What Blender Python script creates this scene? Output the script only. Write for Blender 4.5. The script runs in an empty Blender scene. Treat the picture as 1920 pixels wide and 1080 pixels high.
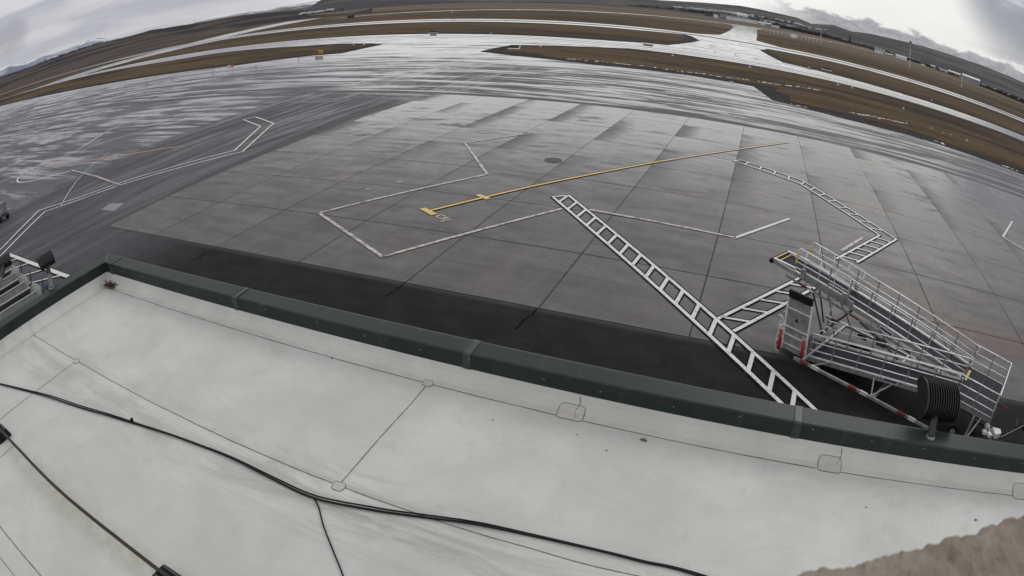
import bpy, bmesh, math, random
from mathutils import Vector, Matrix, noise
random.seed(7)
SC = bpy.context.scene
COL = SC.collection

# ------------------------------------------------------------------ camera
CAM = Vector((32.4823, -18.7338, 10.3352))
cd = bpy.data.cameras.new('camera')
cam = bpy.data.objects.new('camera', cd); COL.objects.link(cam); SC.camera = cam
cd.type = 'PANO'; cd.panorama_type = 'FISHEYE_LENS_POLYNOMIAL'
cd.sensor_width = 36; cd.sensor_height = 20.25; cd.fisheye_fov = math.pi
cd.fisheye_polynomial_k0 = 0.0
cd.fisheye_polynomial_k1 = -0.04301900864624548
cd.fisheye_polynomial_k2 = -3.0736494995599656e-05
cd.fisheye_polynomial_k3 = -1.9983386602823902e-06
cd.fisheye_polynomial_k4 = -4.375517766857843e-07
cd.shift_y = 0.03328729788948811
cd.dof.use_dof = True; cd.dof.focus_distance = 14.0; cd.dof.aperture_fstop = 18.0
cd.clip_start = 0.02; cd.clip_end = 60000
CX, CY, CZ = [[0.92744647, 0.37383554, 0.00948887], [0.18015869, -0.42443139, -0.8873561], [-0.32769788, 0.82468478, -0.46098711]]
cam.matrix_world = Matrix(((CX[0], -CY[0], -CZ[0], CAM.x), (CX[1], -CY[1], -CZ[1], CAM.y), (CX[2], -CY[2], -CZ[2], CAM.z), (0, 0, 0, 1)))

# ------------------------------------------------------------------ world
SC.view_settings.view_transform = 'Standard'; SC.view_settings.look = 'None'
SC.view_settings.exposure = 0.0; SC.view_settings.gamma = 1.0
W = bpy.data.worlds.new("World"); SC.world = W; W.use_nodes = True
nt = W.node_tree; nt.nodes.clear()
class NB:
    """tiny node builder"""
    def __init__(s, nt): s.nt = nt
    def n(s, t, **kw):
        x = s.nt.nodes.new(t)
        for k, v in kw.items():
            if k.startswith('i_'):
                x.inputs[k[2:].replace('_', ' ')].default_value = v
            else: setattr(x, k, v)
        return x
    def l(s, a, b): s.nt.links.new(a, b)
    def val(s, x, sock):
        if isinstance(x, (int, float)): sock.default_value = x
        elif isinstance(x, (tuple, list)): sock.default_value = x
        else: s.l(x, sock)
    def m(s, op, a, b=0.0, c=0.0, clamp=False):
        x = s.nt.nodes.new('ShaderNodeMath'); x.operation = op; x.use_clamp = clamp
        s.val(a, x.inputs[0]); s.val(b, x.inputs[1]); s.val(c, x.inputs[2]); return x.outputs[0]
    def vm(s, op, a, b=(0, 0, 0)):
        x = s.nt.nodes.new('ShaderNodeVectorMath'); x.operation = op
        s.val(a, x.inputs[0])
        if op == 'SCALE': s.val(b, x.inputs['Scale'])
        else: s.val(b, x.inputs[1])
        return x.outputs['Value'] if op in ('DOT_PRODUCT', 'LENGTH') else x.outputs[0]
    def mix(s, f, a, b, mode='MIX'):
        x = s.nt.nodes.new('ShaderNodeMix'); x.data_type = 'RGBA'; x.blend_type = mode
        s.val(f, x.inputs[0]); s.val(a if not (isinstance(a, tuple) and len(a) == 3) else a+(1,), x.inputs[6])
        s.val(b if not (isinstance(b, tuple) and len(b) == 3) else b+(1,), x.inputs[7]); return x.outputs[2]
    def ss(s, v, lo, hi, a=0.0, b=1.0):
        x = s.nt.nodes.new('ShaderNodeMapRange'); x.interpolation_type = 'SMOOTHSTEP'
        s.val(v, x.inputs[0]); x.inputs[1].default_value = lo; x.inputs[2].default_value = hi
        x.inputs[3].default_value = a; x.inputs[4].default_value = b; return x.outputs[0]
    def noise(s, vec, scale, detail=4, rough=0.55, dist=0.0):
        x = s.nt.nodes.new('ShaderNodeTexNoise'); s.val(vec, x.inputs['Vector'])
        x.inputs['Scale'].default_value = scale; x.inputs['Detail'].default_value = detail
        x.inputs['Roughness'].default_value = rough; x.inputs['Distortion'].default_value = dist
        return x.outputs[0]
    def map(s, vec, scale=(1, 1, 1), rot=(0, 0, 0), loc=(0, 0, 0)):
        x = s.nt.nodes.new('ShaderNodeMapping'); s.val(vec, x.inputs[0])
        x.inputs['Location'].default_value = loc; x.inputs['Rotation'].default_value = rot; x.inputs['Scale'].default_value = scale
        return x.outputs[0]
    def sep(s, v):
        x = s.nt.nodes.new('ShaderNodeSeparateXYZ'); s.val(v, x.inputs[0]); return x.outputs
    def comb(s, a, b, c=0.0):
        x = s.nt.nodes.new('ShaderNodeCombineXYZ'); s.val(a, x.inputs[0]); s.val(b, x.inputs[1]); s.val(c, x.inputs[2]); return x.outputs[0]

def adir(az, el):
    a, e = math.radians(az), math.radians(el)
    return (math.cos(a)*math.cos(e), math.sin(a)*math.cos(e), math.sin(e))
SUN_AZ, SUN_EL = 75.0, 38.0
w = NB(nt)
tc = w.n('ShaderNodeTexCoord').outputs['Generated']
sx = w.sep(tc)
el = w.m('MULTIPLY', w.m('ARCSINE', sx[2]), 57.2958)
den = w.m('ADD', w.m('MAXIMUM', sx[2], 0.0), 0.10)
pl = w.comb(w.m('DIVIDE', sx[0], den), w.m('DIVIDE', sx[1], den), 0.0)
big = w.noise(w.map(pl, (1, 1, 1), (0, 0, 0.6)), 0.55, 5, 0.55, 0.4)
fine = w.noise(w.map(pl, (0.7, 1.6, 1), (0, 0, 0.35)), 1.6, 6, 0.6, 0.5)
base = w.mix(w.ss(big, 0.34, 0.66), (0.56, 0.565, 0.60), (0.84, 0.845, 0.85))
base = w.mix(w.m('MULTIPLY', w.m('MULTIPLY', w.ss(fine, 0.40, 0.72), w.ss(el, 8, 25)), 0.35), base, (0.48, 0.49, 0.54))
azr = w.m('MULTIPLY', w.m('ARCTAN2', sx[1], sx[0]), 57.2958)
def lobe(az, el_, k0, k1):
    return w.ss(w.vm('DOT_PRODUCT', tc, adir(az, el_)), math.cos(math.radians(k0)), math.cos(math.radians(k1)))
base = w.mix(w.m('MULTIPLY', w.ss(sx[1], 0.15, -0.5), 0.55), base, (1.0, 1.0, 1.0))
# bright opening over the right of the view, brighter overhead
base = w.mix(w.m('MULTIPLY', lobe(78, 5.0, 14, 1), 0.85), base, (0.97, 0.97, 0.93))
base = w.mix(w.m('MULTIPLY', w.m('MULTIPLY', lobe(64, 9.5, 9, 3.5), w.ss(w.noise(w.comb(w.m('MULTIPLY', azr, 0.10), w.m('MULTIPLY', el, 0.16), 7.0), 1.0, 5, 0.55, 0.5), 0.2, 0.5)), 0.9), base, (0.27, 0.28, 0.33))
base = w.mix(w.m('MULTIPLY', w.ss(el, 14, 60), 0.35), base, (1.0, 1.0, 1.0))
base = w.mix(w.m('MULTIPLY', w.m('MULTIPLY', w.ss(azr, 80, 92), w.ss(azr, 150, 120)), w.m('MULTIPLY', w.ss(el, 30, 14), 0.85)), base, (1.14, 1.14, 1.12))
# low cloud bank along the right horizon, with a torn upper edge
azp = w.m('MULTIPLY', w.m('ARCTAN2', sx[1], sx[0]), 57.2958)
edge = w.noise(w.comb(w.m('MULTIPLY', azp, 0.22), w.m('MULTIPLY', el, 0.55), 0), 1.0, 7, 0.62, 0.3)
edge2 = w.noise(w.comb(w.m('MULTIPLY', azp, 0.9), w.m('MULTIPLY', el, 2.2), 4.0), 1.0, 6, 0.65, 0.8)
top = w.m('ADD', w.m('ADD', w.m('MULTIPLY', w.m('SUBTRACT', edge, 0.5), 3.0), w.m('MULTIPLY', w.m('SUBTRACT', edge2, 0.5), 1.3)), 2.2)
rim = w.m('MULTIPLY', w.ss(w.m('ABSOLUTE', w.m('SUBTRACT', w.m('SUBTRACT', el, top), 0.15)), 0.45, 0.0), w.m('MULTIPLY', w.ss(azp, 84, 78), w.ss(azp, 58, 66)))
base = w.mix(w.m('MULTIPLY', rim, 0.7), base, (0.95, 0.96, 0.93))
bank = w.m('MULTIPLY', w.ss(w.m('SUBTRACT', top, el), -0.08, 0.35), w.m('MULTIPLY', w.ss(azp, 92, 84), w.ss(azp, 40, 60)))
bcol = w.mix(w.ss(edge2, 0.35, 0.62), (0.20, 0.215, 0.26), (0.36, 0.375, 0.41))
bcol = w.mix(w.m('MULTIPLY', w.ss(el, 1.0, 0.2), w.ss(azp, 66, 76)), bcol, (0.42, 0.43, 0.46))
base = w.mix(w.m('MULTIPLY', bank, 0.93), base, bcol)
# pale layered streaks low on the left
lst = w.noise(w.comb(w.m('MULTIPLY', azp, 0.06), w.m('MULTIPLY', el, 0.55), 3.0), 1.0, 5, 0.55, 0.6)
lm = w.m('MULTIPLY', w.ss(azp, 122, 136), w.ss(el, 11, 6))
base = w.mix(w.m('MULTIPLY', lm, 0.85), base, w.mix(w.ss(lst, 0.36, 0.62), (0.43, 0.43, 0.50), (0.66, 0.655, 0.665)))
base = w.mix(w.m('MULTIPLY', w.m('MULTIPLY', lobe(158.5, 4.4, 2.6, 0.6), w.ss(lst, 0.35, 0.5)), 0.6), base, (0.30, 0.29, 0.34))
bg1 = w.n('ShaderNodeBackground'); w.l(base, bg1.inputs[0]); bg1.inputs[1].default_value = 1.0
sky = w.n('ShaderNodeTexSky', sky_type='NISHITA', sun_disc=False, sun_elevation=math.radians(SUN_EL), sun_rotation=math.radians(90-SUN_AZ))
bg2 = w.n('ShaderNodeBackground'); w.l(sky.outputs[0], bg2.inputs[0]); bg2.inputs[1].default_value = 0.08
mx = w.n('ShaderNodeMixShader'); mx.inputs[0].default_value = 0.94
w.l(bg2.outputs[0], mx.inputs[1]); w.l(bg1.outputs[0], mx.inputs[2])
out = w.n('ShaderNodeOutputWorld'); w.l(mx.outputs[0], out.inputs[0])

ld = bpy.data.lights.new('sun', 'SUN'); ld.energy = 0.5; ld.angle = math.radians(25); ld.color = (1, 0.97, 0.93)
so = bpy.data.objects.new('sun', ld); COL.objects.link(so)
so.rotation_euler = Vector(adir(SUN_AZ, SUN_EL)).to_track_quat('Z', 'Y').to_euler()

# ------------------------------------------------------------------ materials
PHI = -0.065985          # heading of runway and taxiway
MATS = {}
def mat(name, fn):
    if name in MATS: return MATS[name]
    m = bpy.data.materials.new(name); m.use_nodes = True
    t = m.node_tree; t.nodes.clear(); b = NB(t)
    p = b.n('ShaderNodeBsdfPrincipled'); o = b.n('ShaderNodeOutputMaterial'); b.l(p.outputs[0], o.inputs[0])
    fn(b, p.inputs); MATS[name] = m; return m
def pos(b): return b.n('ShaderNodeNewGeometry').outputs['Position']
def objc(b): return b.n('ShaderNodeTexCoord').outputs['Object']
def bump(b, I, h, strength=0.3, dist=0.01):
    x = b.n('ShaderNodeBump'); x.inputs['Strength'].default_value = strength; x.inputs['Distance'].default_value = dist
    b.val(h, x.inputs['Height']); b.l(x.outputs[0], I['Normal'])
def simple(name, col, rough=0.5, metal=0.0, var=0.12, scale=8.0, spec=0.5):
    def f(b, I):
        v = b.noise(objc(b), scale, 5, 0.6)
        c = b.mix(b.ss(v, 0.3, 0.7), tuple(x*(1-var) for x in col), tuple(min(1, x*(1+var)) for x in col))
        b.l(c, I['Base Color']); b.val(b.m('ADD', b.m('MULTIPLY', v, 0.25), rough-0.12), I['Roughness'])
        I['Metallic'].default_value = metal; I['Specular IOR Level'].default_value = spec
    return mat(name, f)

def f_asphalt(b, I):
    P = pos(b); x, y, z = b.sep(P)
    # paving lanes run along x; squeegeed water lies in streaks along them
    s1 = b.noise(b.map(P, (0.035, 0.30, 0), (0, 0, 0.03)), 1.0, 6, 0.62, 0.25)
    s2 = b.noise(b.map(P, (0.10, 0.9, 0), (0, 0, -0.02)), 1.0, 5, 0.6, 0.4)
    s3 = b.noise(P, 0.9, 5, 0.65)
    s4 = b.noise(P, 0.09, 4, 0.55, 0.5)
    sv = b.noise(b.map(P, (0.9, 0.07, 0), (0, 0, 0.05)), 1.0, 6, 0.66, 0.5)   # rolled lanes along y beside the pad
    sv2 = b.noise(b.map(P, (0.22, 0.03, 0), (0, 0, 0.02)), 1.0, 4, 0.6, 0.3)
    lanes = b.m('MULTIPLY', b.ss(x, -17.2, -16.8), b.ss(x, 6.0, -1.0))
    far = b.ss(y, 29, 47)                  # standing water away from the drained pad
    left = b.ss(x, -15.5, -19.0)
    area = b.m('MAXIMUM', b.m('MULTIPLY', left, 0.85), far)
    right = b.m('MULTIPLY', b.ss(x, 34, 52), b.ss(y, 40, 44))
    area = b.m('MAXIMUM', area, b.m('MULTIPLY', right, 0.8))
    mixn = b.m('ADD', b.m('ADD', b.m('MULTIPLY', s1, 0.45), b.m('MULTIPLY', s2, 0.40)), b.m('MULTIPLY', s4, 0.15))
    wet = b.ss(b.m('ADD', mixn, b.m('MULTIPLY', b.m('SUBTRACT', area, 0.5), 0.10)), 0.44, 0.56)
    s5 = b.noise(b.map(P, (0.045, 0.60, 0), (0, 0, 0.012)), 1.0, 6, 0.7, 0.35)
    band = b.m('MULTIPLY', b.ss(y, 92, 60), b.ss(y, 36, 42))
    wet = b.m('MULTIPLY', wet, b.m('SUBTRACT', 1.0, b.m('MULTIPLY', band, b.ss(s5, 0.46, 0.53, 0.0, 0.95))))
    wet = b.m('MULTIPLY', wet, b.m('ADD', b.m('MULTIPLY', area, 0.92), 0.06))
    wet = b.m('MULTIPLY', wet, b.m('SUBTRACT', 1.0, b.m('MULTIPLY', b.m('MULTIPLY', left, b.ss(y, 70, 30)), b.ss(b.m('ADD', b.m('MULTIPLY', s5, 0.6), b.m('MULTIPLY', s4, 0.4)), 0.45, 0.54, 0.0, 0.85))))
    wetv = b.m('MULTIPLY', b.ss(b.m('ADD', b.m('MULTIPLY', sv, 0.6), b.m('MULTIPLY', sv2, 0.4)), 0.44, 0.62), b.m('MULTIPLY', lanes, b.ss(y, -6, 40, 0.20, 0.50)))
    wet = b.m('MAXIMUM', wet, wetv)
    lane = b.m('FRACT', b.m('DIVIDE', b.m('ADD', y, 0.8), 3.8))
    lj = b.m('MULTIPLY', b.m('MULTIPLY', b.ss(b.m('ABSOLUTE', b.m('SUBTRACT', lane, 0.5)), 0.46, 0.495), b.ss(s2, 0.36, 0.5)), b.ss(y, 40, 44))
    # a drained strip hugging the top of the slab pad
    strip = b.m('MULTIPLY', b.ss(y, 42.6, 41.9), b.ss(y, 40.4, 41.0))
    wet = b.m('MULTIPLY', wet, b.m('SUBTRACT', 1.0, b.m('MULTIPLY', lj, 0.8)))
    wet = b.m('MULTIPLY', wet, b.m('SUBTRACT', 1.0, b.m('MULTIPLY', strip, 0.75)))
    ag = b.noise(P, 22.0, 3, 0.7)
    new = b.m('MULTIPLY', b.ss(y, 0.15, -0.4), b.ss(x, 2, 12))   # newer black strip by the building
    c = b.mix(b.ss(s3, 0.3, 0.7), (0.043, 0.042, 0.046), (0.064, 0.062, 0.068))
    c = b.mix(b.m('MULTIPLY', left, 0.7), c, (0.085, 0.082, 0.095))
    c = b.mix(b.m('MULTIPLY', lanes, b.ss(sv, 0.35, 0.65)), c, (0.075, 0.072, 0.082))
    c = b.mix(new, c, b.mix(b.ss(s3, 0.35, 0.7), (0.011, 0.0112, 0.012), (0.021, 0.021, 0.022)))
    c = b.mix(b.m('MULTIPLY', b.ss(ag, 0.5, 0.75), 0.14), c, (0.10, 0.10, 0.10))
    b.l(c, I['Base Color'])
    r = b.m('SUBTRACT', b.m('ADD', 0.60, b.m('MULTIPLY', s3, 0.22)), b.m('MULTIPLY', wet, 0.66))
    r = b.m('SUBTRACT', r, b.m('MULTIPLY', area, 0.10))
    b.val(b.m('MAXIMUM', r, 0.07), I['Roughness'])
    b.val(b.m('MULTIPLY', b.m('ADD', 0.20, b.m('MULTIPLY', wet, 0.80)), b.m('SUBTRACT', 1.0, b.m('MULTIPLY', new, 0.72))), I['Specular IOR Level'])
    bump(b, I, b.m('MULTIPLY', ag, b.m('SUBTRACT', 1.0, wet)), 0.35, 0.006)
def f_concrete(b, I):
    S = 5.2
    P = pos(b); x, y, z = b.sep(P)
    u = b.m('DIVIDE', x, S); v = b.m('DIVIDE', y, S)
    fu = b.m('FRACT', u); fv = b.m('FRACT', v)
    wn = b.n('ShaderNodeTexWhiteNoise', noise_dimensions='2D'); b.l(b.comb(b.m('FLOOR', u), b.m('FLOOR', v), 0), wn.inputs['Vector'])
    rnd = wn.outputs[0]
    n1 = b.noise(b.map(P, (0.25, 1.0, 0)), 1.0, 6, 0.62, 0.5)
    n2 = b.noise(P, 0.35, 5, 0.6)
    n3 = b.noise(P, 7.0, 4, 0.65)
    n4 = b.noise(b.map(P, (0.06, 0.12, 0), (0, 0, 0.3)), 1.0, 4, 0.55)
    n4b = b.noise(b.map(P, (0.11, 0.16, 0), (0, 0, 1.3)), 1.0, 5, 0.6, 0.6)
    n5 = b.noise(b.map(P, (1.4, 0.12, 0)), 1.0, 6, 0.7, 0.4)
    jw = b.m('ADD', 0.0026, b.m('MULTIPLY', n2, 0.006))
    ju = b.m('LESS_THAN', b.m('ABSOLUTE', b.m('SUBTRACT', b.m('FRACT', b.m('ADD', u, 0.5)), 0.5)), jw)
    jv = b.m('LESS_THAN', b.m('ABSOLUTE', b.m('SUBTRACT', b.m('FRACT', b.m('ADD', v, 0.5)), 0.5)), b.m('MULTIPLY', jw, 1.3))
    joint = b.m('MAXIMUM', ju, jv)
    # one side of every slab sheds its water first and dries from the joint inwards
    dry = b.m('MULTIPLY', b.ss(b.m('ADD', fu, b.m('MULTIPLY', b.m('SUBTRACT', n1, 0.5), 0.7)), b.m('ADD', 0.18, 0.0) if 0 else 0.42, 0.0), b.ss(b.m('ADD', b.m('MULTIPLY', n4b, 0.7), b.m('MULTIPLY', rnd, 0.5)), 0.38, 0.75))
    dry = b.m('MAXIMUM', dry, b.m('MULTIPLY', b.ss(b.m('ADD', b.m('MULTIPLY', n1, 0.6), b.m('MULTIPLY', n4b, 0.4)), 0.54, 0.64), 0.8))
    dry = b.m('MULTIPLY', dry, b.ss(v, 1.6, 5.0))
    rust = b.m('MULTIPLY', b.ss(n4, 0.50, 0.68), b.ss(n2, 0.40, 0.65))
    c = b.mix(b.ss(n2, 0.3, 0.7), (0.062, 0.057, 0.055), (0.096, 0.089, 0.085))
    c = b.mix(b.m('MULTIPLY', rnd, 0.22), c, (0.130, 0.123, 0.118))
    c = b.mix(b.m('MULTIPLY', b.ss(n1, 0.52, 0.74), 0.45), c, (0.072, 0.070, 0.068))
    c = b.mix(b.m('MULTIPLY', rust, 0.65), c, (0.112, 0.080, 0.064))
    n6 = b.noise(P, 1.1, 6, 0.7, 0.4)
    c = b.mix(b.m('MULTIPLY', b.ss(n6, 0.48, 0.68), 0.35), c, (0.060, 0.056, 0.052))
    c = b.mix(b.m('MULTIPLY', b.ss(n6, 0.44, 0.30), 0.25), c, (0.130, 0.122, 0.116))
    c = b.mix(b.m('MULTIPLY', b.ss(n5, 0.5, 0.66), 0.35), c, (0.062, 0.060, 0.060))
    d2 = b.vm('LENGTH', b.map(P, (0.30, 0.75, 0), (0, 0, 0), (-13.2, -3.6, 0)))
    c = b.mix(b.m('MULTIPLY', b.m('MULTIPLY', b.ss(d2, 1.5, 0.3), b.ss(n1, 0.3, 0.6)), 0.7), c, (0.115, 0.060, 0.045))
    c = b.mix(b.m('MULTIPLY', b.ss(n3, 0.5, 0.8), 0.18), c, (0.2, 0.2, 0.19))
    c = b.mix(b.m('MULTIPLY', dry, 0.42), c, (0.045, 0.044, 0.045))
    oil = b.n('ShaderNodeTexVoronoi', feature='F1'); b.l(P, oil.inputs['Vector']); oil.inputs['Scale'].default_value = 0.16
    ok = b.m('MULTIPLY', b.ss(b.m('ADD', oil.outputs['Distance'], b.m('MULTIPLY', b.m('SUBTRACT', n6, 0.5), 0.25)), 0.13, 0.04), 0.45)
    c = b.mix(ok, c, (0.036, 0.034, 0.033))
    ck = b.noise(P, 0.22, 3, 0.5, 0.8); crk = b.m('MULTIPLY', b.m('LESS_THAN', b.m('ABSOLUTE', b.m('SUBTRACT', ck, 0.56)), 0.0011), 0.55)
    c = b.mix(crk, c, (0.03, 0.03, 0.03))
    c = b.mix(joint, c, (0.022, 0.021, 0.020)); b.l(c, I['Base Color'])
    wet = b.m('MULTIPLY', b.m('SUBTRACT', 1.0, b.m('MULTIPLY', dry, 0.85)), b.ss(v, 0.3, 7.6, 0.16, 1.0))
    r = b.m('SUBTRACT', b.m('ADD', 0.57, b.m('ADD', b.m('MULTIPLY', b.m('SUBTRACT', n1, 0.5), 0.55), b.m('MULTIPLY', b.m('SUBTRACT', n6, 0.5), 0.25))), b.m('MULTIPLY', wet, 0.43))
    r = b.m('ADD', r, b.m('MULTIPLY', joint, 0.3))
    b.l(r, I['Roughness']); b.val(b.m('ADD', 0.24, b.m('MULTIPLY', wet, 0.52)), I['Specular IOR Level'])
    bump(b, I, b.m('ADD', n3, b.m('MULTIPLY', n6, 1.5)), 0.07, 0.005)
def f_grass(b, I):
    P = b.map(pos(b), (1, 1, 1), (0, 0, -PHI)); x, y, z = b.sep(P)
    n1 = b.noise(b.map(P, (0.02, 0.12, 0)), 1.0, 6, 0.62, 0.3)
    n2 = b.noise(b.map(P, (0.08, 0.35, 0)), 1.0, 6, 0.7, 0.3)
    n3 = b.noise(P, 1.6, 5, 0.7)
    n5 = b.noise(b.map(P, (0.0015, 0.02, 0)), 1.0, 5, 0.55)
    c = b.mix(b.ss(n1, 0.38, 0.62), (0.034, 0.026, 0.020), (0.105, 0.070, 0.034))
    c = b.mix(b.m('MULTIPLY', b.ss(n2, 0.46, 0.60), 0.75), c, (0.032, 0.024, 0.024))
    c = b.mix(b.m('MULTIPLY', b.ss(n3, 0.48, 0.72), 0.5), c, (0.135, 0.098, 0.052))
    c = b.mix(b.m('MULTIPLY', b.ss(n3, 0.52, 0.32), 0.5), c, (0.022, 0.022, 0.016))
    n6 = b.noise(b.map(P, (0.006, 0.035, 0)), 1.0, 4, 0.6, 0.5)
    c = b.mix(b.m('MULTIPLY', b.ss(n6, 0.46, 0.58), 0.55), c, (0.122, 0.084, 0.045))
    c = b.mix(b.m('MULTIPLY', b.ss(n6, 0.46, 0.36), 0.45), c, (0.045, 0.037, 0.026))
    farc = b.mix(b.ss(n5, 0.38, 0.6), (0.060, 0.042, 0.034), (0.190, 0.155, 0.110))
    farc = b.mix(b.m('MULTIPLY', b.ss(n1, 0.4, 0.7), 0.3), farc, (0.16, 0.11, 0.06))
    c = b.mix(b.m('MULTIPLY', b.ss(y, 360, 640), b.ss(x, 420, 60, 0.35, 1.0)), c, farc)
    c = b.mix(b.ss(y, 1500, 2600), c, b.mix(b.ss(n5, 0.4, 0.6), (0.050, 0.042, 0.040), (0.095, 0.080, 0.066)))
    b.l(c, I['Base Color']); I['Roughness'].default_value = 0.95; I['Specular IOR Level'].default_value = 0.05
def f_edge(b, I):
    P = b.map(pos(b), (1, 1, 1), (0, 0, -PHI))
    n = b.noise(P, 0.8, 5, 0.7); n1 = b.noise(b.map(P, (0.05, 0.3, 0)), 1.0, 5, 0.6)
    c = b.mix(b.ss(n, 0.3, 0.7), (0.014, 0.013, 0.013), (0.030, 0.025, 0.025))
    c = b.mix(b.m('MULTIPLY', b.ss(n1, 0.5, 0.7), 0.5), c, (0.05, 0.034, 0.036))
    b.l(c, I['Base Color']); I['Roughness'].default_value = 0.9; I['Specular IOR Level'].default_value = 0.1
def strip_fn(c0, c1, lines, wetlo, wethi, name):
    """wet airfield strip: lines = list of (offset, half width) of drier wheel tracks, along the strip"""
    def f(b, I):
        P = b.map(pos(b), (1, 1, 1), (0, 0, -PHI)); x, y, z = b.sep(P)
        n1 = b.noise(b.map(P, (0.012, 0.25, 0)), 1.0, 5, 0.6, 0.2)
        n2 = b.noise(P, 0.25, 5, 0.6, 0.5)
        d = 0.0
        for o, h in lines:
            k = b.ss(b.m('ABSOLUTE', b.m('SUBTRACT', y, o)), h*1.5, h*0.5)
            d = b.m('MAXIMUM', k, d)
        wn = b.m('ADD', b.m('MULTIPLY', n1, 0.6), b.m('MULTIPLY', n2, 0.4))
        wet = b.m('MULTIPLY', b.ss(wn, wetlo, wethi), b.m('SUBTRACT', 1.0, b.m('MULTIPLY', d, 0.85)))
        b.l(b.mix(b.ss(n2, 0.3, 0.7), c0, c1), I['Base Color'])
        b.val(b.m('SUBTRACT', 0.58, b.m('MULTIPLY', wet, 0.53)), I['Roughness'])
        b.val(b.m('ADD', 0.15, b.m('MULTIPLY', wet, 0.85)), I['Specular IOR Level'])
    return f
def paint(name, col, wear, scale=3.0, rough=0.45, spec=0.4):
    def f(b, I):
        P = pos(b); n = b.noise(P, scale, 6, 0.75); n2 = b.noise(P, scale*7, 4, 0.7)
        worn = b.ss(b.m('ADD', b.m('MULTIPLY', n, 0.6), b.m('MULTIPLY', n2, 0.4)), wear-0.05, wear+0.05)
        c = b.mix(b.ss(n2, 0.3, 0.7), tuple(x*0.86 for x in col), col)
        b.l(b.mix(worn, c, (0.09, 0.088, 0.085)), I['Base Color']); I['Roughness'].default_value = rough; I['Specular IOR Level'].default_value = spec
    return mat(name, f)
M_ASPH = mat('asphalt', f_asphalt); M_CONC = mat('concrete', f_concrete); M_GRASS = mat('dry_grass', f_grass); M_EDGE = mat('wet_soil', f_edge)
M_TAXI = mat('taxiway_wet', strip_fn((0.045, 0.045, 0.05), (0.075, 0.075, 0.08), [(125.5, 0.7), (131.0, 1.0), (136.2, 0.5)], 0.30, 0.46, 't'))
M_RUN = mat('runway_wet', strip_fn((0.05, 0.05, 0.052), (0.08, 0.08, 0.08), [(240, 6.0)], 0.25, 0.42, 'r'))
M_LINK = mat('crossing_wet', strip_fn((0.05, 0.05, 0.055), (0.085, 0.085, 0.09), [], 0.36, 0.52, 'l'))
M_WHITE = paint('white_paint', (0.68, 0.68, 0.67), 0.575)
M_WORN = paint('worn_white_paint', (0.60, 0.54, 0.53), 0.525)
M_THIN = paint('thin_white_paint', (0.74, 0.74, 0.76), 0.60)
M_RED = paint('red_paint', (0.15, 0.055, 0.05), 0.50)
M_ORANGE = paint('orange_paint', (0.60, 0.36, 0.26), 0.60)
M_YEL = paint('yellow_paint', (0.68, 0.47, 0.14), 0.62)
M_YELW = paint('worn_yellow_paint', (0.62, 0.50, 0.32), 0.60, 6)
M_BLK = paint('black_outline', (0.010, 0.010, 0.010), 0.57, 5.0, 0.8, 0.05)
M_CRACK = simple('crack_fill', (0.004, 0.004, 0.004), 0.9, spec=0.02)

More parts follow.
